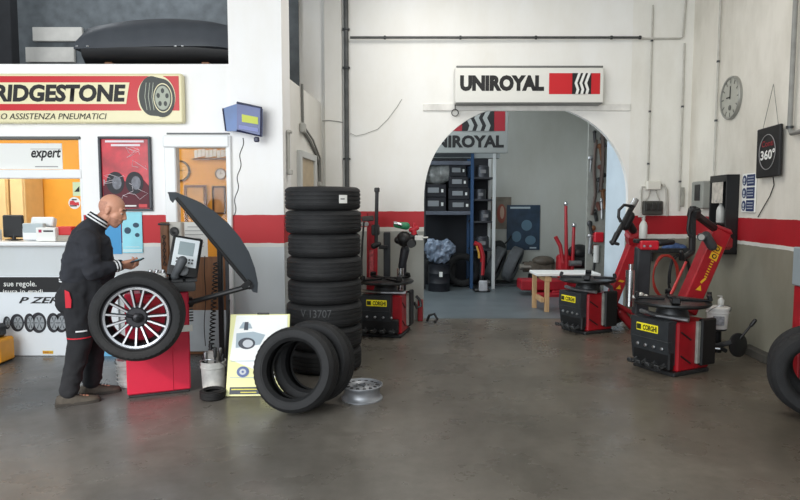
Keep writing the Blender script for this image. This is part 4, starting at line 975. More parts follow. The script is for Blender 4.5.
# local Z now points to -Y (towards the camera)
mb = tyre_mb(.338, .232, .235); mb.build('tyre', [RUB, RUBD], wh, 40)
mb = MB(); ri = .234
mb.lathe([(ri + .006, .098), (ri + .006, .106), (ri - .008, .104), (ri - .02, .07), (ri - .03, .0), (ri - .02, -.08), (ri + .006, -.1), (ri + .006, -.108), (ri - .012, -.105), (ri - .03, -.08), (ri - .042, 0), (ri - .03, .07), (ri - .014, .092)], n=64, closed=True); mb.build('rim_barrel', mat('rim_dark', (44, 44, 48), .35, .5), wh)
mb = MB(); mb.lathe([(ri - .004, .1), (ri - .004, .108), (ri - .02, .106), (ri - .02, .096)], n=64, closed=True); mb.build('rim_lip', CHROME, wh)
SPK = mat('spoke_machined', (218, 220, 224), .28, .6); SPD = mat('spoke_dark', (50, 50, 54), .4, .4)
for k in range(15):
    t_ = 2 * math.pi * k / 15 + .05
    mb = MB(); mb.M = Matrix.Rotation(t_, 4, 'Z')
    x0_, x1_ = .052, .222
    for (cur, hw0, hw1, z0_, z1_, dz_) in ((1, .0105, .0105, .045, .080, .0), (0, .0055, .0070, .080, .094, .0)):
        mb.cur = cur
        vs = [(x0_, -hw0, z0_), (x1_, -hw1, z0_ + .012), (x1_, hw1, z0_ + .012), (x0_, hw0, z0_), (x0_, -hw0 * .9, z0_ + .03), (x1_, -hw1 * .9, z0_ + .052 if cur else z1_ + .006), (x1_, hw1 * .9, z0_ + .052 if cur else z1_ + .006), (x0_, hw0 * .9, z0_ + .03)]
        if cur == 0: vs = [(x, y, (.0765 if x < .1 else .0985) + (.003 if i > 3 else -.004)) for i, (x, y, z) in enumerate(vs)]
        mb.add(vs, [[0, 1, 2, 3], [7, 6, 5, 4], [0, 4, 5, 1], [1, 5, 6, 2], [2, 6, 7, 3], [3, 7, 4, 0]])
    mb.build('spoke', [SPK, SPD], wh, 0)
mb = MB(); mb.lathe([(.082, .03), (.082, .078), (.068, .092), (.035, .092), (.03, .06), (.03, .03)], n=40, closed=True); mb.build('hub', SPD, wh)

# --- buckets and clutter beside the balancer
BUCK = mat('bucket_white', (216, 216, 212), .5, noise=.35, scale=9)
def bucket(label, loc, h, r, m=BUCK, hand=True, lid=False):
    o = thing('bucket', label, 'bucket', loc)
    mb = MB(); mb.lathe([(.001, .004), (r * .84, .004), (r * .86, 0), (r * .9, h * .3), (r * .95, h * .75), (r * 1.02, h * .78), (r * 1.02, h * .82), (r * .98, h * .84), (r, h * .96), (r * 1.04, h * .97), (r * 1.04, h), (r * .96, h), (r * .94, h * .7), (r * .82, .02), (.001, .02)], n=32, caps=False); mb.build('bucket_body', m, o)
    if hand: mb = MB(); mb.tube([(r * 1.03 * math.cos(t_), r * 1.03 * math.sin(t_) - .02, h * .8 - .09 * math.sin((t_ - math.pi) / 1 if t_ > math.pi else 0) * -1) for t_ in [math.pi + k * math.pi / 12 for k in range(13)]], .004, 6); mb.build('handle', STEEL, o)
    return o
g = G(119, 394); bk = bucket('white ribbed bucket between the man and the red balancer', (P(119, 206, 5.12).x, 5.16, 0), .235, .080)
mb = MB()
for k in range(5): mb.lathe([(.0855, .05 + k * .035), (.0885, .055 + k * .035), (.0855, .06 + k * .035)], n=28, caps=False)
mb.build('rib', BUCK, bk)
g = G(208.5, 394); bk = bucket('dirty white bucket full of tools right of the balancer', (g.x, g.y + .14, 0), .25, .105)
tl = thing('tool_bundle', 'bundle of dark hand tools sticking out of the dirty bucket', 'tools', (g.x, g.y + .14, .03))
for k in range(6):
    mb = MB(); a_ = k * 1.05; mb.cyl((.04 * math.cos(a_), .04 * math.sin(a_), 0), (.08 * math.cos(a_), .08 * math.sin(a_), .23 + .04 * (k % 3)), .008, n=8); mb.cap((.077 * math.cos(a_), .077 * math.sin(a_), .19 + .04 * (k % 3)), .014, (.083 * math.cos(a_), .083 * math.sin(a_), .26 + .04 * (k % 3)), .016); mb.build('tool', [BLACK, STEEL, DSTEEL][k % 3], tl)
mb = MB(); mb.box((.0, -.02, .25), (.1, .08, .12), .02); mb.build('tool', mat('rag_pale', (176, 172, 168), .8, noise=.3), tl)
g = G(212, 399); o = tyre_mb(.105, .06, .075, 48).build('small_tyre', [RUB, RUBD], None, 40); tag(o, 'small solid black tyre lying flat in front of the dirty bucket', 'tyre'); o.location = (g.x, g.y + .02, .0385)
# coil hose and the dark rods behind
pts = []
for k in range(150):
    f = k / 149; c_ = P(216 - 5 * f, 262 + 92 * f, 5.35); rr = .022; pts.append(c_ + Vector((rr * math.cos(k * .95), rr * math.sin(k * .95), 0)))
cable('coil_hose', 'black spiral air hose hanging behind the dirty bucket', pts, .006, CABLE, 'hose')
pts = [P(205 + .8 * math.sin(v / 9), v, 5.5) for v in range(256, 352, 6)]; cable('hanging_cable', 'thin black cable hanging left of the spiral hose', pts, .004, CABLE)
o = thing('tool_stand', 'pair of dark upright rods on a floor plate beside the brown door', 'stand', (P(222, 206, 5.6).x, 5.6, 0))
zt = P(222, 238, 5.6).z
mb = MB(); mb.box((-.03, 0, zt / 2), (.045, .04, zt), .006); mb.build('upright', BLACK, o)
mb = MB(); mb.box((.035, 0, zt / 2 - .02), (.03, .03, zt - .04), .005); mb.build('upright', mat('upright_grey', (70, 72, 76), .45), o)
mb = MB(); mb.box((0, 0, .012), (.3, .26, .024), .006); mb.build('foot_plate', BLACK, o)
mb = MB(); mb.tube([(.06, -.05, zt * .55), (.05, -.06, .5), (.02, -.1, .03)], .012, 8); mb.build('brace', BLACK, o)
# brown post with chain and pale speaker behind the console
o = thing('wooden_post', 'narrow brown upright with a hanging chain beside the office door', 'post', (P(164.5, 206, 5.7).x, 5.7, 0)); zt = P(0, 222, 5.7).z
mb = MB(); mb.box((0, 0, zt / 2), (.075, .06, zt), .006); mb.build('post', WOOD, o)
mb = MB()
for k in range(9): mb.lathe([(.014, -.004), (.018, 0), (.014, .004), (.010, 0)], (.0, -.038, zt - .14 - k * .032), (1, 0, 0) if k % 2 else (.2, 1, 0), 10, closed=True)
mb.build('chain', DSTEEL, o)
mb = MB(); mb.cyl((-.05, -.035, zt - .02), (.05, -.035, zt - .02), .01); mb.build('peg', DSTEEL, o)
o = thing('speaker', 'pale narrow box with a round black speaker behind the console', 'speaker', (P(176, 206, 5.75).x, 5.75, 0)); zt = P(0, 222, 5.75).z
mb = MB(); mb.box((0, 0, zt / 2), (.12, .1, zt), .01); mb.build('housing', mat('speaker_pale', (200, 198, 190), .5), o)
mb = MB(); mb.lathe([(.04, 0), (.045, .012), (.03, .008), (.012, .014), (.001, .016)], (0, -.05, zt - .09), (0, -1, 0), 24, caps=False); mb.build('driver', BLACK, o)
mb = MB(); mb.lathe([(.015, 0), (.018, .006), (.001, .01)], (0, -.05, zt - .2), (0, -1, 0), 16, caps=False); mb.build('tweeter', BLACK, o)

# --- poster board leaning beside the wall
g = G(255, 397); yb0 = g.y
bt = P(260, 315, yb0 + .22); w = P(288, 206, yb0 + .12).x - P(227, 206, yb0 + .12).x
Lh = math.hypot(bt.z, .22)
pb = thing('advert_board', 'white and yellow advert board leaning between bucket and tyres', 'poster board', (P(253, 206, yb0).x, yb0, .008), 0, None, rot=(-math.atan2(.22, bt.z), 0, R(2)))
mb = MB(); mb.box((0, .008, Lh / 2), (w, .016, Lh), .003); mb.build('board', mat('board_yellow', (230, 230, 166), .45), pb)
mb = MB(); mb.prism([(-w * .47, Lh * .44), (w * .49, Lh * .16), (w * .46, Lh * .985), (-w * .40, Lh * .985)], -.003, .0005); mb.build('print_field', mat('board_white', (240, 242, 240), .4), pb, 0)
mb = MB()
mb.cur = 0; mb.prism([(-w * .38, Lh * .58), (w * .02, Lh * .62), (w * .1, Lh * .74), (-w * .1, Lh * .78), (-w * .38, Lh * .76)], -.006, -.001)
mb.cur = 1; mb.prism(ell(-w * .2, Lh * .635, w * .14, Lh * .07), -.008, -.001); mb.cur = 2; mb.prism(ell(-w * .18, Lh * .632, w * .085, Lh * .048), -.010, -.001)
mb.cur = 0; mb.prism([(-w * .34, Lh * .82), (-w * .12, Lh * .82), (-w * .16, Lh * .88), (-w * .28, Lh * .9)], -.006, -.001)
mb.cur = 1; mb.prism([(-w * .26, Lh * .8), (-w * .19, Lh * .8), (-w * .19, Lh * .9), (-w * .25, Lh * .9)], -.008, -.001)
mb.cur = 3; mb.prism(ell(-w * .24, Lh * .29, w * .10, Lh * .065), -.006, -.001); mb.cur = 2; mb.prism(ell(-w * .24, Lh * .29, w * .055, Lh * .036), -.008, -.001); mb.cur = 3; mb.prism(ell(-w * .24, Lh * .29, w * .02, Lh * .014), -.010, -.001)
mb.cur = 0
for k in range(3): mb.box((-w * .1, -.003, Lh * (.42 - k * .28 + (.08 if k else 0))), (w * .7, .003, Lh * .008))
mb.cur = 1; mb.box((-w * .2, -.004, Lh * .065), (w * .48, .005, Lh * .085)); mb.cur = 4
mb.box((-w * .2, -.007, Lh * .08), (w * .42, .003, Lh * .014)); mb.box((-w * .13, -.007, Lh * .045), (w * .26, .003, Lh * .012))
mb.build('print', [mat('print_mist', (168, 184, 194)), mat('print_slate', (66, 72, 82)), mat('print_silver', (200, 206, 212)), mat('print_bluegrey', (92, 110, 160)), mat('print_yellow', (210, 204, 90))], pb, 0)
mb = MB(); mb.box((w * .05, .0, Lh + .003), (w * .2, .024, .014), .003); mb.build('clip', BLACK, pb)

# ------------------------------------------------------------------ tyre changers
def changer(label, loc, rotz, w=.56, d=.58, cw=.92):
    t = thing('tyre_changer', label, 'machine', loc, rotz, 'tyre changing machines')
    H = .50
    # body
    mb = MB(); mb.box((0, d * .05, H / 2 + .02), (w, d * .9, H - .04), .015); mb.build('cabinet', REDD, t)
    mb = MB(); mb.box((0, 0, .02), (w * 1.02, d, .04), .008); mb.build('base_plate', DSTEEL, t)
    # dark front cover
    mb = MB(); yf = -d / 2
    k = []
    prof = [(yf - .02, .10), (yf - .05, .30), (yf - .055, .36), (yf - .05, H + .01), (yf + .06, H + .01), (yf + .06, .10)]
    x0_, x1_ = -w / 2 * .96, -w / 2 * .96 + w * cw
    vs = [(x0_, y, z) for y, z in prof] + [(x1_, y, z) for y, z in prof]; n_ = len(prof)
    mb.add(vs, [list(range(n_)), [n_ + i for i in range(n_)][::-1]] + [[i, n_ + i, n_ + (i + 1) % n_, (i + 1) % n_] for i in range(n_)])
    mb.box(((x0_ + x1_) / 2, yf - .03, .32), (x1_ - x0_ + .01, .05, .012), .003)
    fc = mb.build('front_cover', CHAR, t, 25)
    mb = MB(); mb.box((-.03, yf - .055, .42), (.25, .008, .075), .003); mb.build('name_plate', YEL, t)
    lt = text('CORGHI', t, mat('plate_ink', (50, 56, 30), .5), (.005, .42), .16, .052, yf - .0615, bold=.04)
    mb = MB(); mb.box((-.122, yf - .0605, .42), (.05, .006, .05), .002); mb.build('plate_emblem', mat('plate_ink', (50, 56, 30), .5), t)
    for i in range(4):
        mb = MB(); mb.lathe([(.016, 0), (.016, .012), (.01, .016)], (-w * .3 + i * w * .2, yf - .045, .25), (0, -1, 0), 14); mb.build('knob', STEEL, t)
    for i in range(4):
        mb = MB(); px_ = -w * .34 + i * w * .225
        mb.box((px_, yf - .07, .085), (.06, .12, .014), .004, rot=(R(12), 0, 0)); mb.tube([(px_, yf + .02, .13), (px_, yf - .03, .11), (px_, yf - .06, .09)], .012, 7); mb.box((px_, yf - .13, .095), (.055, .03, .035), .008); mb.build('pedal', DSTEEL, t)
    mb = MB(); mb.box((0, yf + .0, .14), (w * .9, .07, .17), .012); mb.build('pedal_box', BLACK, t)
    # right side: rubber buffer pad and light strip, slots
    mb = MB(); mb.box((w / 2 + .012, .08, .30), (.03, .09, H - .1), .006); mb.build('side_strip', mat('strip_grey', (150, 152, 146), .5, noise=.3, scale=12), t)
    mb = MB(); mb.box((w / 2 + .02, d * .36, .30), (.05, .2, H - .06), .012); mb.build('buffer_pad', BLACK, t)
    mb = MB()
    for z_ in (.37, .15): mb.box((w / 2 + .003, -.09, z_), (.008, .16, .014), .002, rot=(R(-32), 0, 0))
    mb.build('slot', INK, t)
    # turntable
    tz_ = .66
    mb = MB(); mb.lathe([(.16, H), (.13, tz_ - .05), (.12, tz_ - .02)], n=32); mb.build('spindle', DSTEEL, t)
    mb = MB(); mb.lathe([(.001, tz_ + .012), (.27, tz_ + .012), (.34, tz_ + .004), (.345, tz_ - .012), (.33, tz_ - .03), (.18, tz_ - .04), (.001, tz_ - .04)], n=48, caps=False); mb.build('turntable', mat('table_steel', (58, 60, 62), .34, .7, noise=.3, scale=14), t)
    for k in range(4):
        a_ = math.pi / 4 + k * math.pi / 2; mb = MB(); mb.M = Matrix.Rotation(a_, 4, 'Z')
        mb.box((.20, 0, tz_ + .022), (.26, .07, .02), .005); mb.box((.32, 0, tz_ + .045), (.04, .075, .06), .008, rot=(0, R(-15), 0)); mb.build('jaw', mat('jaw_dark', (36, 37, 39), .4, .6), t)
    mb = MB(); mb.tube([(-.28, -.1, H + .03), (0, -.2, H + .035), (.28, -.12, H + .03)], .022, 9); mb.build('table_rail', STEEL, t)
    return t

def column(t, base, top, wd, dp, m=None, stickers=True):
    base, top = Vector(base), Vector(top); axz = (top - base).normalized()
    q = axz.to_track_quat('Z', 'Y').to_matrix().to_4x4(); M = Matrix.Translation(base) @ q; L = (top - base).length
    mb = MB(); mb.M = M; mb.box((0, 0, L / 2), (wd, dp, L), .014); mb.build('column', m or REDD, t)
    return M, L

# --- near machine (right)
loc = Vector((2.62, 5.72, 0)); th = R(-64)
nm = changer('large red tyre changer nearest the camera, facing the aisle with white bucket beside it', loc, th, .47, .48)
iM = (Matrix.Translation(loc) @ Matrix.Rotation(th, 4, 'Z')).inverted()
def nl(u, v, Y): return iM @ P(u, v, Y)
cb, ct = nl(684, 312, 6.2), nl(719, 232, 6.42)
axz = (ct - cb).normalized()
fwd = iM.to_3x3() @ Vector((0, -1, 0)); 
def box_between(mb, a, b_, wd, dp, fw, bev=.012):
    a, b_ = Vector(a), Vector(b_); z = (b_ - a).normalized(); y = -(Vector(fw) - z * Vector(fw).dot(z)).normalized(); x = y.cross(z)
    M = Matrix((x, y, z)).transposed().to_4x4(); M.translation = a; s0 = mb.M; mb.M = s0 @ M; L = (b_ - a).length
    mb.box((0, 0, L / 2), (wd, dp, L), bev); mb.M = s0; return M, L
mb = MB(); Mc, Lc = box_between(mb, cb, ct, .19, .17, fwd); mb.build('column', REDD, nm)
def on_col(z0_, x0_=0): return Mc @ Vector((x0_, -.087, z0_))
mb = MB(); mb.M = Mc
for z_ in (.66, .75): mb.cur = 0; mb.box((.01, -.087, z_), (.085, .004, .08)); mb.cur = 1; mb.prism([(.01 + .026 * math.cos(2 * math.pi * k / 20), z_ + .026 * math.sin(2 * math.pi * k / 20)) for k in range(20)], -.092, -.088); mb.cur = 0; mb.prism([(.01 + .015 * math.cos(2 * math.pi * k / 16), z_ + .015 * math.sin(2 * math.pi * k / 16)) for k in range(16)], -.095, -.088)
mb.cur = 0; mb.prism([(-.03, .24), (.03, .26), (.0, .31)], -.091, -.087); 
for k in range(7): mb.box((.015 , -.088, .42 + k * .03), (.03, .004, .012))
mb.prism([(-.02, .34), (.0, .33), (.03, .40), (.012, .41)], -.091, -.087)
mb.build('warning_label', [mat('label_amber', (232, 180, 40), .5), INK], nm, 0)
# top cap and swing arm with mounting head
mb = MB(); box_between(mb, ct + Vector((0, 0, -.02)), ct + (ct - cb).normalized() * .05, .21, .19, fwd, .03); a_ = nl(724, 243, 6.42); mb.box(a_, (.14, .14, .14), .03); mb.build('column_head', REDD, nm)
h0, h1 = nl(712, 226, 6.35), nl(694, 213, 6.12)
mb = MB(); box_between(mb, ct, h1, .065, .07, (0, 0, -1), .015); hd = mb.build('swing_arm', BLACK, nm)
mb = MB(); mb.box(h1, (.11, .11, .12), .025, rot=(R(10), R(20), 0)); mb.build('head_block', BLACK, nm)
mb = MB(); b0, b1 = nl(693, 206, 6.1), nl(692, 252, 6.12); box_between(mb, b0, b1, .055, .055, fwd, .01); mb.cap(b1, .03, nl(683, 258, 6.05), .025); mb.cap(nl(683, 258, 6.05), .025, nl(681, 252, 6.02), .02); mb.build('mounting_bar', BLACK, nm)
mb = MB(); mb.tube([nl(u, v, 6.05) for u, v in ((694, 209), (690, 212), (688.5, 221), (687.5, 230), (689, 235), (692, 237))], .014, 8); mb.build('grip', BLACK, nm)
mb = MB(); mb.cap(nl(706, 236, 6.2), .05, nl(712, 246, 6.2), .05); mb.lathe([(.04, 0), (.04, .02)], nl(701, 237, 6.1), iM.to_3x3() @ Vector((-.3, -1, 0)), 18); mb.cur = 1; mb.lathe([(.03, .02), (.03, .023)], nl(701, 237, 6.1), iM.to_3x3() @ Vector((-.3, -1, 0)), 18); mb.build('pressure_gauge', [mat('gauge_grey', (60, 62, 64), .4), mat('gauge_face', (170, 170, 166), .5)], nm)
# helper arm post at the back left
hp0, hp1 = nl(640, 305, 6.55), nl(643, 247, 6.55)
mb = MB(); box_between(mb, hp0 - Vector((0, 0, .1)), hp1, .15, .12, fwd, .015); mb.build('helper_post', CHAR, nm)
mb = MB(); mb.box(nl(648, 245, 6.5), (.2, .12, .1), .015, rot=(0, 0, -th)); mb.build('helper_motor', RED, nm)
mb = MB(); mb.box(nl(651, 241, 6.53), (.36, .1, .045), .01, rot=(0, 0, -th)); mb.cap(nl(660, 243, 6.5), .035, nl(672, 242, 6.5), .03); mb.build('helper_arm', BLACK, nm)
mb = MB(); 
for u in (644, 650): mb.lathe([(.012, 0), (.012, .02)], nl(u, 246, 6.42), iM.to_3x3() @ Vector((-.2, -1, 0)), 10)
mb.build('control_knob', STEEL, nm)
mb = MB(); mb.cyl(nl(629.5, 306, 6.35), nl(630.5, 270, 6.35), .047, n=20); mb.cyl(nl(630.5, 270, 6.35), nl(630.7, 264, 6.35), .02, n=12); mb.build('air_cylinder', CHROME, nm)
mb = MB(); mb.cap(nl(634, 297, 6.0), .02, nl(646, 296, 6.0), .018); mb.cap(nl(646, 296, 6.0), .02, nl(650, 300, 5.98), .012); mb.cap(nl(637, 298, 6.0), .03, nl(641, 295, 6.0), .03); mb.build('centring_cone', mat('alloy_pale', (205, 205, 200), .35, .5), nm)
# inclined red lever bar
mb = MB(); mb.cyl(nl(668, 300, 5.95), nl(686, 262, 6.15), .013, n=10); mb.cap(nl(667, 302, 5.95), .02, nl(668.5, 298, 5.95), .02); mb.build('lever_bar', mat('lever_red', (190, 60, 60), .4), nm)
bottle('pale spray bottle standing on the head of the helper arm', P(643, 238.5, 6.5), .25, .042)
# bead breaker at the right side
mb = MB(); mb.tube([nl(700, 345, 5.95), nl(716, 346, 5.85), nl(732, 342, 5.75)], .025, 8); mb.box(nl(712, 346, 5.88), (.1, .09, .06), .012); mb.cyl(nl(706, 340, 5.9), nl(726, 351, 5.9), .022, n=10); mb.build('bead_breaker_arm', DSTEEL, nm)
mb = MB(); mb.cyl(nl(700, 347, 5.86), nl(720, 349, 5.8), .012, n=10); mb.build('breaker_piston', CHROME, nm)
bc = nl(738, 345, 5.8)
mb = MB(); mb.lathe([(.001, .02), (.09, .022), (.118, .008), (.118, -.008), (.09, .006), (.001, .004)], bc, iM.to_3x3() @ Vector((.35, -.9, .1)), 30, caps=False); mb.build('breaker_blade', BLACK, nm)
mb = MB(); mb.cyl(nl(739, 340, 5.8), nl(752, 324, 5.75), .011, n=10); mb.cap(nl(751, 325.5, 5.75), .017, nl(755, 320.5, 5.74), .018); mb.build('breaker_handle', BLACK, nm)
mb = MB(); mb.cyl(nl(717, 352, 5.95), nl(717, 331, 5.95), .04, n=14); mb.lathe([(.085, 0), (.085, .012)], nl(717, 329.5, 5.95), (0, 0, 1), 24); mb.tube([nl(697, 340, 5.95), nl(706, 338, 5.95), nl(717, 334, 5.95)], .016, 8); mb.build('bucket_holder', BLACK, nm)
pp = P(717, 328.2, 5.95); bk = bucket('white lidded paste bucket held beside the nearest tyre changer', (pp.x, pp.y, pp.z + .004), .20, .105, mat('bucket_clean', (226, 226, 224), .45))
mb = MB(); mb.box((-.04, -.101, .09), (.1, .006, .09), .002, rot=(0, 0, -.35)); mb.build('bucket_label', mat('label_grey', (150, 152, 158), .6, noise=.5, scale=40), bk)
mb = MB(); mb.lathe([(.112, .196), (.112, .212), (.1, .216), (.001, .216)], n=32, caps=False); mb.build('lid', mat('lid_white', (232, 232, 228), .4), bk)
mb = MB(); mb.cyl(nl(709, 303, 6.1), nl(709.5, 292, 6.1), .022, n=12); mb.build('oil_cup', BLACK, nm)
o = bottle('small clear bottle standing on the paste bucket lid', pp + Vector((.03, 0, .222)), .11, .03)

# --- middle machine
loc = Vector((P(588, 330, 7.5).x - .02, 7.50, 0)); th = R(-64)
mm = changer('red tyre changer in the arch opening, the farther one on the right', loc, th, .42, .45)
iM = (Matrix.Translation(loc) @ Matrix.Rotation(th, 4, 'Z')).inverted(); fwd = iM.to_3x3() @ Vector((0, -1, 0))
cb, ct = nl(610, 304, 7.7), nl(634, 243, 7.85)
mb = MB(); Mc, Lc = box_between(mb, cb, ct, .14, .14, fwd); mb.build('column', REDD, mm)
mb = MB(); mb.M = Mc; mb.prism([(-.03, .2), (.03, .22), (.0, .27)], -.076, -.071); mb.prism([(-.04, .30), (.02, .31), (.04, .34), (-.02, .33)], -.076, -.071); mb.build('warning_label', mat('label_amber', (232, 180, 40), .5), mm, 0)
mb = MB(); h1 = nl(627, 222, 7.6); box_between(mb, ct, nl(632, 232, 7.75), .17, .16, fwd, .03); mb.build('column_head', REDD, mm)
mb = MB(); mb.cap(h1, .055, nl(633, 230, 7.7), .05); mb.cap(nl(625, 226, 7.6), .06, nl(630, 216, 7.6), .06); mb.build('head_block', BLACK, mm)
mb = MB(); box_between(mb, nl(612.5, 243, 7.5), nl(636.5, 199, 7.6), .055, .055, fwd, .01); mb.cap(nl(611, 242, 7.5), .022, nl(618, 244, 7.48), .02); mb.cap(nl(612.5, 243, 7.5), .03, nl(617, 234, 7.5), .035); mb.build('mounting_bar', BLACK, mm)
mb = MB(); mb.cyl(nl(632.5, 206, 7.57), nl(636, 199.5, 7.6), .038, n=14); mb.build('bar_sleeve', STEEL, mm)
mb = MB(); mb.tube([nl(u, v, 7.52) for u, v in ((631, 206), (624, 205), (619, 210), (618.5, 217), (621, 222))], .02, 8); mb.build('grip', BLACK, mm)
mb = MB(); box_between(mb, cb + Vector((0, 0, -.14)), cb + Vector((.12, .05, -.14)), .2, .3, fwd, .02); mb.build('rear_housing', BLACK, mm)
mb = MB(); mb.cap(nl(620, 312, 7.6), .06, nl(632, 326, 7.6), .05); mb.tube([nl(u, v, 7.55) for u, v in ((604, 302), (616, 304), (630, 312), (640, 314))], .03, 8); mb.build('bead_breaker_arm', mat('breaker_red', (140, 26, 34), .45), mm)
# levers stuck in the turntable area belong to the machine behind; small silver clamp
mb = MB(); mb.tube([nl(u, v, 7.5) for u, v in ((588, 291), (594, 284), (604, 283), (611, 287), (612, 293))], .028, 8); mb.cap(nl(598, 296, 7.45), .035, nl(598, 287, 7.45), .03); mb.build('clamp_lever', mat('clamp_steel', (110, 112, 114), .35, .6), mm)
mb = MB(); mb.tube([nl(u, v, 7.45) for u, v in ((580, 294), (584, 284), (590, 278))], .022, 8); mb.build('red_lever', REDD, mm)

# --- left machine
loc = Vector((P(386, 338, 7.45).x, 7.34, 0)); th = R(-14)
lm = changer('red and charcoal tyre changer standing behind the tall tyre stack', loc, th, .5, .5, .76)
iM = (Matrix.Translation(loc) @ Matrix.Rotation(th, 4, 'Z')).inverted(); fwd = iM.to_3x3() @ Vector((0, -1, 0))
mb = MB(); box_between(mb, nl(372, 300, 7.85), nl(372.5, 212, 7.85), .14, .12, fwd); lc = mb.build('column', REDD, lm)
mb = MB(); box_between(mb, nl(362, 219, 7.83), nl(374, 218, 7.83), .07, .10, fwd, .01); mb.build('top_arm', mat('arm_grey', (70, 62, 60), .5), lm)
mb = MB()
for u in (362.5, 366.5): mb.lathe([(.03, 0), (.03, .02)], nl(u, 224, 7.75), fwd, 16)
mb.build('dial', mat('dial_grey', (170, 172, 170), .4), lm)
mb = MB(); box_between(mb, nl(376, 246, 7.6), nl(377, 188, 7.6), .045, .045, fwd, .008); mb.box(nl(377, 190, 7.6), (.06, .06, .06), .01); mb.box(nl(375.5, 230, 7.65), (.09, .10, .14), .015); mb.cap(nl(374, 246, 7.58), .04, nl(379, 244, 7.58), .03); mb.build('mounting_bar', BLACK, lm)
mb = MB(); mb.cyl(nl(371, 284, 7.76), nl(371.5, 250, 7.77), .03, n=8); mb.build('label_strip', mat('label_faded', (196, 90, 96), .6, noise=.5, scale=30), lm)
mb = MB(); box_between(mb, nl(387, 300, 7.9), nl(387, 232, 7.9), .09, .09, fwd, .01); mb.build('helper_post', CHAR, lm)
mb = MB(); box_between(mb, nl(379, 247, 7.85), nl(388, 247, 7.85), .05, .06, fwd, .008); mb.build('cross_bar', BLACK, lm)
mb = MB(); mb.cyl(nl(400, 292, 7.6), nl(400.5, 268, 7.6), .045, n=18); mb.build('air_cylinder', CHROME, lm)
mb = MB(); box_between(mb, nl(404, 296, 7.8), nl(405, 244, 7.8), .05, .07, fwd, .01); mb.cap(nl(402, 266, 7.75), .05, nl(405, 250, 7.75), .06); mb.build('assist_post', mat('post_navy', (36, 40, 48), .45), lm)
mb = MB(); mb.ball(nl(404, 239, 7.6), (.1, .09, .1)); mb.ball(nl(411, 243, 7.55), (.07, .06, .06)); mb.lathe([(.05, 0), (.05, .02)], nl(411, 244, 7.5), fwd, 16); mb.cap(nl(398, 240, 7.6), .05, nl(415, 236, 7.6), .04); mb.build('assist_motor', BLACK, lm)
mb = MB(); mb.cap(nl(396, 225, 7.6), .035, nl(406, 226, 7.6), .05); mb.build('green_valve', mat('valve_green', (50, 140, 96), .45), lm)
mb = MB(); mb.cap(nl(395, 223, 7.58), .022, nl(401, 225, 7.56), .022); mb.build('silver_valve', CHROME, lm)
mb = MB(); mb.cap(nl(414, 234, 7.6), .04, nl(414, 224, 7.6), .02); mb.cap(nl(411, 230, 7.6), .03, nl(417, 228, 7.6), .03); mb.build('red_valve', RED, lm)
mb = MB(); mb.box(nl(419, 238, 7.5), (.1, .05, .06), .006); mb.cyl(nl(419, 237.5, 7.5), nl(428, 237.5, 7.5), .01, n=8); mb.build('white_cap', PAPER, lm)
mb = MB(); mb.tube([nl(u, v, 7.7) for u, v in ((416, 296), (420, 300), (421, 306), (417, 308), (414, 302))], .02, 8); mb.build('bead_breaker_arm', DSTEEL, lm)
mb = MB(); mb.tube([nl(u, v, 7.6) for u, v in ((364, 222), (362.5, 240), (361.5, 262), (362, 285))], .014, 7); mb.build('air_line', CABLE, lm)
o = tag(MB().box((0, 0, .15), (.07, .07, .30), .01).build('guard_block', mat('guard_red', (150, 30, 40), .5)), 'dark red guard post at the foot of the left arch jamb', 'post'); pp = G(421, 309); o.location = (P(421, 300, 8.12).x - .01, 8.12, 0)
mb = MB(); mb.tube([(0, 0, .02), (.03, 0, .1), (.1, .02, .12), (.14, .0, .05), (.1, -.03, .02)], .018, 8); o = tag(mb.build('hose_end', CABLE), 'short black hose end lying on the floor at the left arch jamb', 'hose'); o.location = (P(427, 310, 8.0).x, 8.0, -.002)

# ------------------------------------------------------------------ far room
yr_ = 11.6
BLU = mat('rack_blue', (34, 72, 112), .45)
rk = thing('storage_rack', 'tall blue and dark storage rack with shelves beyond the arch', 'shelving', (P(448, 206, yr_).x, yr_, 0))
rx = lambda u: P(u, 206, yr_ - .3).x - rk.location.x
rz = lambda v: P(0, v, yr_ - .3).z
zt = rz(150)
for u in (424, 472, 494):
    for y_ in (-.3, .3):
        mb = MB(); mb.box((rx(u), y_, zt / 2), (.06, .05, zt), .006); mb.build('upright', BLU if u == 472 else (mat('post_pale', (200, 204, 204), .5) if u == 494 else DSTEEL), rk)
for v in (163, 213):
    mb = MB(); mb.box(((rx(424) + rx(472)) / 2, 0, rz(v)), (rx(472) - rx(424), .62, .07), .006); mb.build('shelf', mat('shelf_grey', (92, 98, 110), .5, noise=.2), rk)
for v in (178, 200, 222, 250):
    mb = MB(); mb.box(((rx(494) + rx(472)) / 2, 0, rz(v)), (rx(494) - rx(472), .6, .035), .004); mb.build('shelf', mat('shelf_dark', (44, 46, 52), .5), rk)
mb = MB(); mb.box(((rx(424) + rx(494)) / 2, .315, zt / 2), (rx(494) - rx(424), .02, zt), .004); mb.build('back_panel', mat('rack_back', (30, 32, 38), .8), rk)
mb = MB(); mb.box(((rx(424) + rx(472)) / 2, -.3, rz(155)), (rx(472) - rx(424), .04, .08), .006); mb.build('top_beam', mat('rack_top', (50, 56, 60), .5), rk)
BOXB = mat('parts_box_dark', (26, 28, 36), .6, noise=.2)
LAB = mat('label_pale', (140, 144, 148), .6)
sh1 = rz(213) + .036
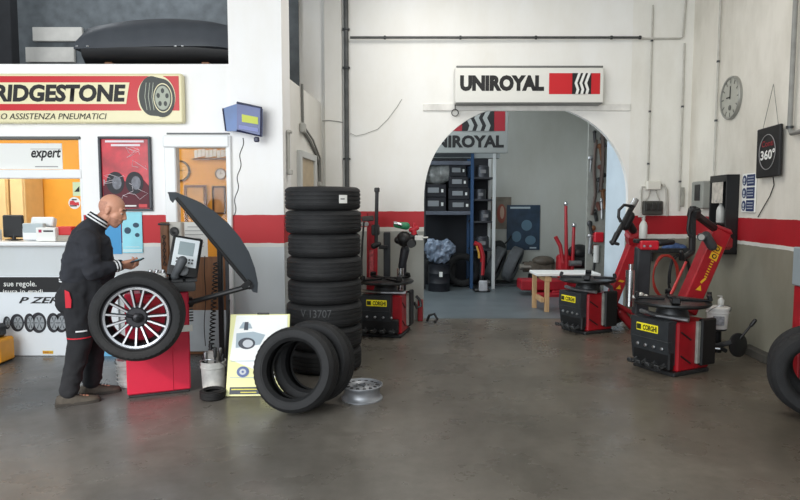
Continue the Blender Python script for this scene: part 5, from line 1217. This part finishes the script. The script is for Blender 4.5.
def partsbox(u, vb, w_, h_, label, lay):
    o = thing('parts_box', label, 'box', (P(u, 206, yr_ - .3).x, yr_ - .05, lay), 0, 'dark parts boxes on the rack')
    mb = MB(); mb.box((0, 0, h_ / 2), (w_, .4, h_ - .004), .006); mb.build('box_body', BOXB, o); mb = MB(); mb.box((-.03, -.203, h_ * .55), (w_ * .5, .004, h_ * .4), .001); mb.cur = 1; mb.box((w_ * .33, -.203, h_ * .5), (w_ * .1, .004, h_ * .25)); mb.build('label', [LAB, PAPER], o, 0); return o
hb = (rz(185) - sh1) / 3
partsbox(435, 0, .42, .26, 'wide dark box at left end of the upper rack shelf', sh1)
partsbox(435, 0, .42, .24, 'dark box stacked on the left box of the upper rack shelf', sh1 + .262)
for k, (w_, lb) in enumerate((( .42, 'bottom dark box of the right pile on the upper rack shelf'), (.40, 'second dark box of the right pile on the upper rack shelf'), (.36, 'third dark box of the right pile on the upper rack shelf'), (.32, 'top dark box of the right pile on the upper rack shelf'))):
    partsbox(460 - k * .7, 0, w_, .215, lb, sh1 + k * .217)
mb = MB(); mb.ball((0, 0, 0), (.28, .18, .2), 18, 10); mb.ball((.15, -.05, .03), (.2, .14, .17)); o = tag(mb.build('plastic_bag', mat('bag_smoke', (150, 152, 150), .25, noise=.5, scale=8, bump=.8, bscale=12), None, 60), 'grey clear plastic bundle above the boxes on the rack', 'bag'); o.location = (P(437, 206, yr_ - .2).x, yr_ - .05, sh1 + .504 + .19)
# things on the small bay
for i, (u, v, s) in enumerate(((483, 178, .13), (481, 200, .11), (486, 222, .12), (483, 250, .14))):
    o = thing('parts_tin', ['dark tin on the topmost shelf of the narrow rack bay', 'dark tin on the second shelf of the narrow rack bay', 'dark tin on the third shelf of the narrow rack bay', 'dark tin on the lowest shelf of the narrow rack bay'][i], 'tin', (P(u, 206, yr_ - .3).x, yr_ - .15, rz(v) + .019), 0, 'tins on the narrow rack bay')
    mb = MB(); mb.lathe([(s, 0), (s, s * 1.5), (s * .9, s * 1.6), (s * .9, s * 1.7)], n=24); mb.build('tin_body', mat('tin_dark', (64, 66, 72), .4, .4), o); mb = MB(); mb.box((0, -s * 1.0, s * .8), (s * .8, .012, s * .5)); mb.build('label', mat('tin_label', (120, 120, 122), .6), o)
# tyres on the floor of the rack and the blue bag
for i, (u, y_) in enumerate(((440, 0.05), (463, -.02))):
    o = tyre(['tyre standing at the left in the bottom of the rack', 'tyre standing at the right in the bottom of the rack'][i], .33, .2, .2, orient((P(u, 206, yr_).x, yr_ + y_, .335), (.05, 1, 0)), 'tyres in the rack')
mb = MB()
for k in range(9):
    a_ = k * .7; mb.ball((.17 * math.cos(a_), .08 * math.sin(a_ * 1.3), .27 + .07 * math.sin(a_ * 2.1)), (.14, .11, .11), 14, 8, rot=(a_, .3 * k, 0))
mb.ball((0, 0, .16), (.22, .16, .16))
o = tag(remeshed(mb, 'plastic_bag', mat('bag_blue', (128, 142, 162), .25, noise=.35, scale=9, bump=.6, bscale=22), None, .022, 2), 'pale blue full plastic bag in front of the rack', 'bag'); crumple(o, .055, (9, 9, 9), 1.7); pp = P(439, 249, 11.1); o.location = (pp.x, 11.05, pp.z - .27)
o2 = thing('drum', 'dark drum under the pale blue plastic bag', 'drum', (pp.x, 11.05, 0)); mb = MB(); hz_ = pp.z - .27; mb.lathe([(.2, 0), (.2, hz_ * .3), (.207, hz_ * .32), (.2, hz_ * .34), (.2, hz_ * .65), (.207, hz_ * .67), (.2, hz_ * .69), (.2, hz_ * .98), (.207, hz_), (.19, hz_)], n=30); mb.build('drum_body', mat('drum_dark', (24, 26, 34), .5), o2); mb = MB(); mb.box((.02, -.203, hz_ * .65), (.06, .012, .09)); mb.build('label', PAPER, o2)
# hose reel / red-yellow standing thing
o = thing('hose_trolley', 'narrow red and dark trolley beside the narrow rack bay', 'trolley', (P(480, 206, 11.0).x, 11.0, 0))
z_ = lambda v: P(0, v, 11.0).z
mb = MB(); mb.tube([(-.1, 0, z_(243)), (.0, 0, z_(245)), (.06, 0, z_(256)), (.05, 0, z_(275))], .045, 9); mb.build('red_hose', REDD, o)
mb = MB(); mb.tube([(-.06, -.04, z_(246)), (-.02, -.04, z_(252)), (-.01, -.04, z_(258))], .02, 7); mb.build('yellow_sleeve', mat('amber', (200, 150, 60), .5), o)
mb = MB(); mb.cyl((.04, 0, .02), (.04, 0, z_(262)), .04, n=12); mb.box((.04, 0, .03), (.3, .3, .06), .02); mb.build('frame', BLACK, o)
mb = MB(); mb.box((.05, -.17, .12), (.16, .04, .2), .02); mb.build('tag_plate', mat('tag_pale', (170, 172, 176), .6, noise=.3), o)
# two tyres leaning against back wall on a low platform
RUBG = mat('tyre_pale', (104, 108, 112), .8, noise=.2, scale=10)  # rubber colour lightened so the back wall tyres read paler
mb = MB(); a_, b_ = P(486, 292, 11.6), P(560, 292, 11.6); o = tag(MB().box(((0), 0, .02), (b_.x - a_.x, .7, .04), .008).build('low_platform', mat('platform_dark', (50, 54, 58), .6, noise=.2)), 'low dark platform under the tyres at the back wall', 'platform'); o.location = ((a_.x + b_.x) / 2, 12.0, 0)
for i, u in enumerate((496, 513)):
    c_ = P(u, 272, 11.9); tyre(['left of two grey tyres leaning side by side at the back wall', 'right of two grey tyres leaning side by side at the back wall'][i], .36, .22, .22, orient((c_.x, 11.95, .04 + .36 * math.cos(R(20)) + .11 * math.sin(R(20)) - .003), (math.cos(R(20)) * .93, -.33, -math.sin(R(20)))), 'tyres leaning at the back wall').data.materials[0] = RUBG
o = thing('work_light', 'round dark lamp head on a bent arm above the leaning tyres', 'lamp', P(499, 247, 12.3)); 
mb = MB(); mb.lathe([(.001, .08), (.11, .07), (.14, .02), (.14, 0), (.12, .01), (.001, .03)], (0, 0, 0), (.2, -1, .3), 26, caps=False); mb.build('lamp_head', BLACK, o)
mb = MB(); mb.tube([(.05, .05, -.02), (.2, .2, .1), (.3, .3, .2), (.32, .4, .22)], .016, 7); mb.build('lamp_arm', BLACK, o)
# posters on the back wall
o, w, h = leaf('wall_poster', 'narrow earthy poster on the back wall beside the rack', 'poster', 491, 197, 511, 229, YB - .02, mat('poster_earth', (120, 112, 100), .5, noise=.4, scale=5))
mb = MB(); mb.prism(ell(w * .02, -h * .02, w * .22, h * .3), -.006, -.002); mb.cur = 1; mb.prism(ell(w * .05, h * .02, w * .1, h * .2), -.009, -.002); mb.build('print', [mat('print_rust', (150, 80, 66)), mat('print_sand', (190, 160, 140))], o, 0)
o, w, h = leaf('wall_poster', 'dark blue poster with pale figures on the back wall', 'poster', 507, 205, 539.5, 250, YB - .03, mat('poster_navy', (40, 62, 84), .45, noise=.4, scale=5))
mb = MB(); mb.prism(ell(w * .1, h * .05, w * .16, h * .12), -.006, -.002); mb.prism(ell(-w * .2, -h * .2, w * .14, h * .12), -.006, -.002); mb.prism(ell(w * .22, -h * .28, w * .16, h * .1), -.006, -.002); mb.cur = 1; mb.box((-w * .1, -.004, h * .44), (w * .6, .003, h * .04)); mb.box((w * .3, -.004, -h * .45), (w * .2, .003, h * .03)); mb.build('print', [mat('print_steelblue', (90, 122, 142)), mat('print_ice', (180, 196, 204))], o, 0)
# bench with white top and wooden trestle
yq = 9.0
t = thing('trestle_table', 'low table with white top on pine trestle legs beyond the arch', 'table', (P(562, 206, yq).x, yq, 0))
zt = P(0, 273, yq).z; x0_, x1_ = P(534, 206, yq).x - t.location.x, P(597, 206, yq).x - t.location.x
mb = MB(); mb.box(((x0_ + x1_) / 2, 0, zt), (x1_ - x0_, .5, .04), .006); mb.build('table_top', WHITE, t)
for (u, y_) in ((538.5, .18), (545.5, -.18), (588, .18), (595, -.18)):
    mb = MB(); xx = P(u, 206, yq).x - t.location.x; mb.box((xx, y_, (zt - .02) / 2), (.065, .06, zt - .02), .006); mb.build('leg', PINE, t)
mb = MB(); xx = P(546, 206, yq).x - t.location.x; mb.box((xx, 0, zt - .07), (.1, .44, .07), .006); mb.box((P(541, 206, yq).x - t.location.x, -.02, .18), (.06, .36, .07), .006); mb.build('trestle_rail', PINE, t)
# red floor machine behind the bench
yo = 10.6
o = thing('wheel_aligner', 'red bench machine with two silver topped posts beyond the white table', 'machine', (P(560, 206, yo).x, yo, 0))
ux = lambda u: P(u, 206, yo).x - o.location.x
uz = lambda v: P(0, v, yo).z
mb = MB(); mb.box(((ux(520) + ux(596)) / 2, .0, (uz(289) + uz(279)) / 2), (ux(596) - ux(520), .4, uz(279) - uz(289)), .02); mb.box(((ux(534) + ux(596)) / 2, -.1, uz(294)), (ux(596) - ux(534), .5, .12), .02); mb.box((ux(565), 0, .05), (.5, .5, .1), .02); mb.build('frame', mat('aligner_red', (160, 26, 40), .42, noise=.2), o)
for (u, v0, v1, tilt) in ((565, 283, 205, 4), (570, 280, 226, -2)):
    mb = MB(); mb.cap((ux(u), -.2, uz(v0)), .035, (ux(u) - tilt * .01, -.2, uz(v1)), .026); pr = mb.build('post', REDD, o)
    mb = MB(); mb.ball((ux(u) - tilt * .01, -.2, uz(v1) + .02), (.04, .04, .045)); mb.build('knob', CHROME, pr)
mb = MB(); mb.tube([(ux(561), -.2, uz(262)), (ux(558), -.2, uz(245)), (ux(553), -.2, uz(236))], .035, 8); mb.box((ux(563), -.1, uz(266)), (.22, .24, .42), .04); mb.build('red_handle', REDD, o)
mb = MB(); mb.cyl((ux(570), -.1, uz(262)), (ux(598), -.1, uz(262)), .11, n=24); mb.ball((ux(580), 0, uz(252)), (.2, .16, .14)); mb.build('black_tank', BLACK, o)
mb = MB(); mb.cyl((ux(566), -.25, uz(262)), (ux(578), -.25, uz(262)), .05, n=16); mb.build('motor_end', STEEL, o)
o3 = thing('engine_unit', 'brown and grey motor unit left of the red bench machine', 'motor', (P(541, 206, 11.5).x, 11.5, P(0, 272, 11.5).z - .03)); 
mb = MB(); mb.box((0, .0, .13), (.46, .3, .22), .05); mb.ball((.05, -.05, .25), (.22, .16, .1)); mb.cyl((-.32, 0, .13), (.3, 0, .13), .1, n=18); mb.build('motor_body', mat('motor_brown', (88, 80, 70), .55, noise=.4, scale=9), o3)
mb = MB(); mb.cyl((-.36, -.1, .14), (.1, -.12, .13), .03, n=12); mb.cyl((-.40, 0, .13), (-.32, 0, .13), .06, n=16); mb.cyl((.26, -.1, .12), (.34, -.1, .12), .12, n=18); mb.build('motor_shaft', mat('motor_steel', (150, 146, 138), .4, .5), o3)
mb = MB(); mb.box((0, 0, -.16), (.4, .3, .3), .02); mb.build('motor_mount', BLACK, o3)
# tool board on the far right wall
xw = P(588, 200, YB).x - .0 + .0
o = thing('tool_board', 'cluttered tool board at the right side of the far room', 'tool board', (P(597, 206, 9.7).x, 9.7, 0))
tx = lambda u: P(u, 206, 9.7).x - o.location.x
tz2 = lambda v: P(0, v, 9.7).z
mb = MB(); mb.box(((tx(587) + tx(606)) / 2, .03, (tz2(290) + tz2(120)) / 2), (tx(606) - tx(587), .04, tz2(120) - tz2(290)), .006); mb.build('board', mat('board_grey', (150, 152, 146), .6, noise=.2), o)
random.seed(3)
mats_ = [BLACK, DSTEEL, WOOD, STEEL, mat('tool_rust', (110, 70, 60), .6)]
for k in range(16):
    u = random.uniform(589, 603); v = 132 + k * 8.2 + random.uniform(-3, 3); L_ = random.uniform(.08, .32)
    mb = MB(); mb.cyl((tx(u), -.02, tz2(v)), (tx(u) + random.uniform(-.05, .05), -.03, tz2(v) - L_), random.uniform(.012, .03), n=8); mb.ball((tx(u), -.025, tz2(v)), (random.uniform(.03, .06), .025, random.uniform(.03, .05)), 10, 6); mb.build('hanging_tool', mats_[k % 5], o)
mb = MB(); mb.tube([(tx(594), -.03, tz2(140)), (tx(592), -.05, tz2(165)), (tx(594), -.05, tz2(195)), (tx(591), -.04, tz2(215))], .025, 7); mb.tube([(tx(600), -.03, tz2(130)), (tx(601), -.05, tz2(160)), (tx(599), -.05, tz2(190))], .03, 7); mb.build('hanging_belt', mat('belt_brown', (84, 70, 64), .6), o)
mb = MB(); mb.box((tx(598), -.06, tz2(237)), (.15, .1, .16), .015); mb.build('red_box', RED, o)
mb = MB(); mb.cyl((tx(596), -.07, tz2(262)), (tx(596), -.07, tz2(245)), .045, n=14); mb.build('white_bottle', mat('tool_white', (200, 202, 200), .5), o)
# ------------------------------------------------------------------ the man
YM = 4.80
MYAW = R(27)
mx0 = P(82, 300, YM).x
def J(u, v, dy=0.0): return plane_local(u, v, Vector((mx0, YM, 0)), MYAW, dy)
SKIN = mat('skin', (206, 150, 124), .5, noise=.10, scale=14)
CLOTH = mat('jacket_black', (38, 40, 47), .85, noise=.25, scale=10, bump=.35, bscale=18)
TROU = mat('trouser_black', (34, 35, 39), .9, noise=.25, scale=9, bump=.4, bscale=14)

b = MB()
# head in profile, facing +X, tipped down
hc = J(112.5, 209)
HT = Matrix.Translation(hc) @ Matrix.Rotation(R(-16), 4, 'Z') @ Matrix.Rotation(R(22), 4, 'Y') @ Matrix.Translation(-hc)
b.M = HT
b.ball(hc + Vector((-.012, 0, .018)), (.102, .078, .098), 22, 14, rot=(0, R(14), 0))          # skull
b.ball(hc + Vector((.040, 0, -.038)), (.066, .063, .084), 20, 12, rot=(0, R(14), 0))          # face
b.cap(hc + Vector((.068, 0, -.090)), .031, hc + Vector((.062, 0, -.112)), .030)               # chin
b.cap(hc + Vector((-.005, .045, -.07)), .028, hc + Vector((.052, .016, -.108)), .026); b.cap(hc + Vector((-.005, -.045, -.07)), .028, hc + Vector((.052, -.016, -.108)), .026)  # jaw
b.cap(hc + Vector((.098, 0, .000)), .013, hc + Vector((.114, 0, -.038)), .0165)               # nose
for s in (-1, 1):
    b.ball(hc + Vector((.106, s * .012, -.044)), (.011, .010, .009), 10, 8)
    b.cap(hc + Vector((.086, s * .012, .022)), .014, hc + Vector((.076, s * .045, .020)), .013)  # brow
    b.ball(hc + Vector((.052, s * .046, -.034)), (.026, .020, .024), 10, 8)                    # cheek
    b.ball(hc + Vector((-.012, s * .079, -.014)), (.020, .010, .034), 12, 8, rot=(R(-s * 12), R(12), 0))       # ear
    b.ball(hc + Vector((-.008, s * .083, -.040)), (.011, .008, .012), 10, 6)
b.cap(hc + Vector((.088, -.020, -.060)), .018, hc + Vector((.088, .020, -.060)), .018); b.cap(hc + Vector((.099, -.014, -.069)), .0095, hc + Vector((.099, .014, -.069)), .0095); b.cap(hc + Vector((.095, -.013, -.083)), .011, hc + Vector((.095, .013, -.083)), .011)   # lips
# neck, trunk
b.M = Matrix.Identity(4)
nb = J(96, 227)
b.cap(hc + Vector((-.030, 0, -.05)), .062, nb, .070); b.cap(nb, .062, J(89, 248), .09)
chest = J(89, 250); waist = J(80, 277); hip = J(78, 290)
for s in (-1, 1):
    b.cap(chest + Vector((0, s * .08, 0)), .09, waist + Vector((0, s * .06, 0)), .08); b.cap(waist + Vector((0, s * .06, 0)), .08, hip + Vector((0, s * .07, 0)), .085)
b.cap(J(92, 238), .06, J(87, 244, -.17), .05); b.cap(J(92, 238), .06, J(87, 244, .17), .05)
# limbs
shR, elR, wrR = J(87, 241, -.195), J(92, 272, -.245), J(118.5, 265.5, -.17)
shL, elL, wrL = J(89, 241, .195), J(97, 271, .235), J(121, 265, .02)
for (s_, e_, w_) in ((shR, elR, wrR), (shL, elL, wrL)): b.cap(s_, .052, e_, .042); b.cap(e_, .042, w_, .029)
hR, kR, aR = J(77, 292, -.095), J(80, 341, -.10), J(69, 394, -.105)
hL, kL, aL = J(82, 292, .095), J(95, 340, .10), J(92, 392, .11)
aL.z = .085; aR.z = .085
for (h_, k_, a_) in ((hR, kR, aR), (hL, kL, aL)): b.cap(h_, .078, k_, .05); b.cap(k_, .05, a_, .04); b.cap(a_ + Vector((-.02, 0, -.03)), .035, a_ + Vector((.12, 0, -.05)), .03)
# hands: palm + four curled fingers + thumb, holding a phone
def hand(wr, dirv, side, palmn):
    d = Vector(dirv).normalized(); n_ = Vector(palmn); n_ = (n_ - d * n_.dot(d)).normalized(); a_ = d.cross(n_) * side     # across, towards the thumb
    pc = wr + d * .048
    for k in (-1.5, -.5, .5, 1.5): b.cap(wr + d * .012 + a_ * k * .011, .017, wr + d * .082 + a_ * k * .0185, .0125)
    ln = {1.5: .070, .5: .078, -.5: .073, -1.5: .056}
    for k in (1.5, .5, -.5, -1.5):
        p0_ = wr + d * .085 + a_ * k * .0195; L_ = ln[k]
        p1_ = p0_ + (d * .90 + n_ * .42) * L_ * .45; p2_ = p1_ + (d * .42 + n_ * .90) * L_ * .32; p3_ = p2_ + (d * -.15 + n_ * .98) * L_ * .26
        b.cap(p0_, .0105, p1_, .0095); b.cap(p1_, .0095, p2_, .0088); b.cap(p2_, .0088, p3_, .0075)
    t0 = wr + d * .028 + a_ * .028; t1 = t0 + d * .034 + a_ * .024 + n_ * .016; t2 = t1 + d * .032 + n_ * .014 - a_ * .002
    b.cap(t0, .016, t1, .0115); b.cap(t1, .0115, t2, .0090)
    return pc
hand(wrR + Vector((.012, 0, .0)), (.92, .36, .10), -1, (.05, .75, .55))
hand(wrL + Vector((.012, 0, .004)), (.96, -.14, .10), 1, (.0, -.85, .45))
man = remeshed(b, 'person', SKIN, None, .0062, 3)
man.location = (mx0, YM, 0); man.rotation_euler = (0, 0, MYAW)
tag(man, 'bald man in black jacket and dark work trousers looking down at his phone', 'person')
# eyes, brows, stubble
for s in (-1, 1):
    e = MB(); e.M = HT; e.ball(hc + Vector((.0835, s * .0335, -.006)), (.0125, .0125, .0085), 12, 8); e.cur = 1; e.ball(hc + Vector((.0915, s * .0355, -.009)), (.0062, .0062, .0058), 10, 6); e.cur = 2; e.ball(hc + Vector((.0832, s * .0335, .000)), (.0142, .0142, .0075), 12, 8)
    e.build('eye', [mat('eye_white', (220, 212, 204), .3), INK, SKIN], man)
    e = MB(); e.M = HT; e.tube([hc + Vector((.099, s * .012, .024)), hc + Vector((.094, s * .032, .029)), hc + Vector((.080, s * .052, .022))], [.003, .0048, .003], 6); e.build('eyebrow', mat('brow_dark', (70, 54, 48), .9), man)
m_ = MB(); m_.M = HT; m_.tube([hc + Vector((.099, -.022, -.0775)), hc + Vector((.1075, -.008, -.076)), hc + Vector((.1075, .008, -.076)), hc + Vector((.099, .022, -.0775))], [.0012, .0026, .0026, .0012], 6); m_.build('mouth', mat('lip_dark', (140, 78, 70), .5), man)
# cropped hair at the back and sides, shaved chin
man.data.materials.append(mat('skin_cropped', (186, 134, 112), .65, noise=.15, scale=60)); iH = HT.inverted()
for p_ in man.data.polygons:
    q_ = iH @ p_.center - hc
    if q_.length < .19 and ((q_.x < .012 and -.075 < q_.z < .045 + .25 * min(0, q_.x + .05) and not (abs(q_.y) > .070 and q_.x > -.035)) or (q_.z < -.058 and q_.x > .02 and q_.z > -.15 and not (q_.x > .092 and abs(q_.y) < .02 and q_.z > -.09))): p_.material_index = 1
# jacket
jb = MB()
for s in (-1, 1):
    jb.cap(J(84, 243, s * .085), .115, J(82, 257, s * .095), .135); jb.cap(J(82, 257, s * .095), .135, J(77, 273, s * .085), .122)
    jb.cap(J(98, 246, s * .06), .105, J(98, 271, s * .065), .128)
    jb.ball(J(85, 277, s * .07), (.185, .11, .05), 18, 10)
jb.cap(J(94.5, 225), .088, J(88, 238), .135); jb.cap(J(90, 230, -.06), .09, J(86, 243, -.1), .13); jb.cap(J(90, 230, .06), .09, J(86, 243, .1), .13)
jb.cap(J(86, 240, -.14), .098, J(86, 240, .14), .098)
for (s_, e_, w_) in ((shR, elR, wrR), (shL, elL, wrL)):
    wq = e_ + (w_ - e_) * .80
    jb.cap(s_, .088, s_ + (e_ - s_) * .5, .076); jb.cap(s_ + (e_ - s_) * .5, .076, e_, .066); jb.cap(e_, .066, e_ + (wq - e_) * .6, .060); jb.cap(e_ + (wq - e_) * .6, .060, wq, .050)
    jb.ball(e_ + Vector((.03, 0, .03)), (.05, .055, .045)); jb.ball(e_ + (w_ - e_) * .4 + Vector((0, 0, -.01)), (.05, .055, .06))
jacket = remeshed(jb, 'jacket', CLOTH, man, .011, 4); crumple(jacket, .013, (7, 7, 11), 3.1)
# ribbed collar, cuffs and hem with white stripes
STR = mat('stripe_white', (226, 228, 230), .8); RIB = mat('rib_black', (28, 30, 36), .9)
def band(c, axis, ra, rb, h, cuts, parent, name, up=Vector((0, 1, 0)), flare=0.0):
    """elliptic knitted band, `cuts` = list of (f0, f1, material index)"""
    z = Vector(axis).normalized(); y = (up - z * up.dot(z)).normalized(); x = y.cross(z); n = 36; mbx = MB()
    for f0, f1, mi_ in cuts:
        mbx.cur = mi_; vs = []
        for i in range(n):
            t_ = 2 * math.pi * i / n
            for f, o_ in ((f0, 0), (f1, 0), (f1, -.008), (f0, -.008)):
                s_ = 1 + flare * f; vs.append(Vector(c) + x * ((ra * s_ + o_) * math.cos(t_)) + y * ((rb * s_ + o_) * math.sin(t_)) + z * (h * f))
        mbx.add(vs, [[i * 4 + j, ((i + 1) % n) * 4 + j, ((i + 1) % n) * 4 + (j + 1) % 4, i * 4 + (j + 1) % 4] for i in range(n) for j in range(4)])
    return mbx.build(name, [RIB, STR], parent, 60)
cuts5 = [(0, .22, 0), (.22, .40, 1), (.40, .60, 0), (.60, .80, 1), (.80, 1, 0)]
cax = (J(106, 214) - J(95, 233))
band(J(95.5, 223.5) , Vector((.52, 0, .72)), .094, .094, .062, cuts5, man, 'collar', flare=-.10)
band(J(84.5, 281), (0, 0, 1), .180, .178, .040, [(0, .15, 0), (.15, .4, 1), (.4, .55, 0), (.55, .8, 1), (.8, 1, 0)], man, 'waistband')
for (e_, w_) in ((elR, wrR), (elL, wrL)):
    d = (w_ - e_).normalized(); band(e_ + (w_ - e_) * .78, d, .046, .048, .058, [(0, .2, 0), (.2, .4, 1), (.4, .6, 0), (.6, .8, 1), (.8, 1, 0)], man, 'cuff')
# trousers
tbm = MB()
for s in (-1, 1): tbm.cap(J(79.5, 281, s * .07), .125, J(78, 297, s * .075), .130); tbm.cap(J(91, 281, s * .06), .12, J(88, 300, s * .07), .115)
tbm.ball(J(69, 300, -.07), (.10, .10, .12)); tbm.ball(J(69, 300, .07), (.10, .10, .12))
for (h_, k_, a_, off) in ((hR, kR, aR, 0), (hL, kL, aL, 0)):
    m_ = h_ + (k_ - h_) * .5
    tbm.cap(h_, .118, m_, .102); tbm.cap(m_, .102, k_, .088); tbm.cap(k_, .088, k_ + (a_ - k_) * .5, .078); tbm.cap(k_ + (a_ - k_) * .5, .078, a_ + Vector((.0, 0, .03)), .070)
    tbm.ball(a_ + Vector((.012, 0, .045)), (.078, .068, .04)); tbm.ball(k_ + Vector((.02, 0, .0)), (.075, .08, .06)); tbm.ball(k_ + (a_ - k_) * .75, (.08, .075, .035))
tr_ = remeshed(tbm, 'trousers', TROU, man, .0115, 4); crumple(tr_, .010, (8, 8, 9), 7.7)
# red pocket flap, knee piping, white tab
def on_leg(u, v, y): return J(u, v, y)
mbp = MB(); vs = []
fl = [(64.5, 290), (69, 292), (71.5, 300), (71, 308), (65.5, 308), (65, 299)]
for y_ in (-.206, -.19): vs += [J(u, v, y_ - .012 * (1 - abs(u - 70) / 8)) for u, v in fl]
k_ = len(fl); mbp.add(vs, [list(range(k_)), [k_ + i for i in range(k_)][::-1]] + [[i, k_ + i, k_ + (i + 1) % k_, (i + 1) % k_] for i in range(k_)]); mbp.build('pocket_flap', mat('flap_red', (206, 32, 52), .7), tr_, 0)
m_ = hR + (kR - hR) * .90; band(m_ + Vector((-.0, 0, -.0)), (kR - hR), .0925, .0925, .009, [(0, 1, 0)], tr_, 'knee_piping').data.materials[0] = mat('flap_red', (206, 32, 52))
m_ = J(84.5, 330, -.1); mbp = MB(); vs = []
for i in range(7):
    t_ = R(-104 + i * 8); c_ = hR + (kR - hR) * .76
    for z_ in (-.006, .006): vs.append(c_ + Vector((.101 * math.cos(t_), .101 * math.sin(t_), z_)))
mbp.add(vs, [[2 * i, 2 * i + 2, 2 * i + 3, 2 * i + 1] for i in range(6)]); mbp.build('reflective_tab', STR, tr_, 0)
# shoes
def shoe(a_, nm_):
    sb_ = MB(); x_, y_ = a_.x, a_.y
    secs = []
    for (dx, w_, h_) in ((-.085, .026, .05), (-.075, .036, .078), (-.03, .042, .10), (.03, .044, .098), (.08, .048, .074), (.13, .052, .060), (.18, .048, .052), (.215, .034, .042), (.228, .016, .03)):
        secs.append([(x_ + dx, y_ + w_ * math.cos(t_), .016 + max(0, h_ - .016) * max(0, math.sin(t_)) ** .7) if math.sin(t_) > -.01 else (x_ + dx, y_ + w_ * math.cos(t_), .014) for t_ in [2 * math.pi * i / 16 for i in range(16)]])
    loft(sb_, secs); sh = sb_.build('shoe', mat('shoe_brown', (78, 72, 64), .75, noise=.3, scale=14, bump=.3), man, 60)
    so = MB(); secs = []
    for (dx, w_) in ((-.09, .03), (-.078, .042), (-.03, .045), (.03, .043), (.08, .05), (.13, .056), (.18, .052), (.22, .037), (.234, .018)): secs.append([(x_ + dx, y_ - w_, .001), (x_ + dx, y_ + w_, .001), (x_ + dx, y_ + w_, .022), (x_ + dx, y_ - w_, .022)])
    loft(so, secs); so.build('sole', mat('sole_dark', (56, 52, 48), .8), sh, 30)
    la = MB()
    for k in range(4): la.tube([(x_ + .055 + k * .022, y_ - .026, .082 - k * .006), (x_ + .06 + k * .022, y_, .094 - k * .007), (x_ + .055 + k * .022, y_ + .026, .082 - k * .006)], .003, 5)
    la.build('lace', INK, sh)
shoe(aR + Vector((-.01, 0, 0)), 'near'); shoe(aL + Vector((-.01, 0, 0)), 'far')
# the phone he holds
pp = P(137.5, 260.5, YM - .06)
o = thing('mobile_phone', 'black mobile phone held in the hands of the man', 'phone', (pp.x, YM - .065, pp.z), 0, None, rot=(R(12), R(-14), R(-12)))
mb = MB(); mb.box((0, 0, 0), (.10, .06, .010), .004); mb.build('phone_body', BLACK, o); mb = MB(); mb.box((0, 0, .006), (.088, .052, .002)); mb.build('screen', mat('phone_glass', (30, 34, 40), .1), o)

# ------------------------------------------------------------------ light
w = bpy.data.worlds.new('sky'); SC.world = w; w.use_nodes = True
bg = w.node_tree.nodes['Background']; bg.inputs['Color'].default_value = (.86, .93, 1.0, 1); bg.inputs['Strength'].default_value = 1.0
def area(name, loc, target, sx, sy, power, col):
    l = bpy.data.lights.new(name, 'AREA'); l.shape = 'RECTANGLE'; l.size = sx; l.size_y = sy; l.energy = power; l.color = col
    o = bpy.data.objects.new(name, l); C.objects.link(o); o.location = loc
    o.rotation_euler = (Vector(target) - Vector(loc)).to_track_quat('-Z', 'Y').to_euler(); return o
area('front_daylight_fill', (-3.5, -1.2, 2.6), (-1.5, 6, 1.2), 5, 3.4, 385, (.96, .985, 1.0))  # added area light that boosts daylight from the front-left opening
area('ceiling_fill', (1.0, 6.0, HC - .15), (1.2, 6.2, 0), 3.0, .5, 60, (1, .96, .9))  # added fill light below the ceiling, no fitting modelled
area('far_room_fill', (.9, 10.0, HC - .3), (1.2, 10.6, 0), 1.6, 1.6, 66, (.92, .97, 1.0))  # added area light to brighten the far room
area('far_side_window', (-1.2, 9.0, 2.2), (4, 9.0, 1.5), 1.2, 2.0, 50, (.8, .92, 1.0))
area('office_fill', (-4.6, 6.85, 2.85), (-4.6, 6.95, 0), 3.6, .5, 54, (1, .95, .86))  # added area light to brighten the office interior
area('mezzanine_fill', (-3.4, 7.3, HC - .1), (-3.6, 8.0, 3.2), 2.4, .4, 14, (.9, .95, 1.0))  # small light added to lift the mezzanine, which daylight reaches
sp = bpy.data.lights.new('sun_patch', 'SPOT'); sp.energy = 900; sp.spot_size = R(24); sp.spot_blend = .7; sp.color = (1, .86, .7); sp.shadow_soft_size = .15
so_ = bpy.data.objects.new('sun_patch', sp); C.objects.link(so_); so_.location = (-4.2, .2, 3.2); so_.rotation_euler = (G(40, 455) - Vector(so_.location)).to_track_quat('-Z', 'Y').to_euler()

SC.view_settings.view_transform = 'Standard'; SC.view_settings.look = 'None'; SC.view_settings.exposure = 0.0; SC.view_settings.gamma = 1.0
SC.cycles.max_bounces = 8; SC.cycles.use_denoising = True
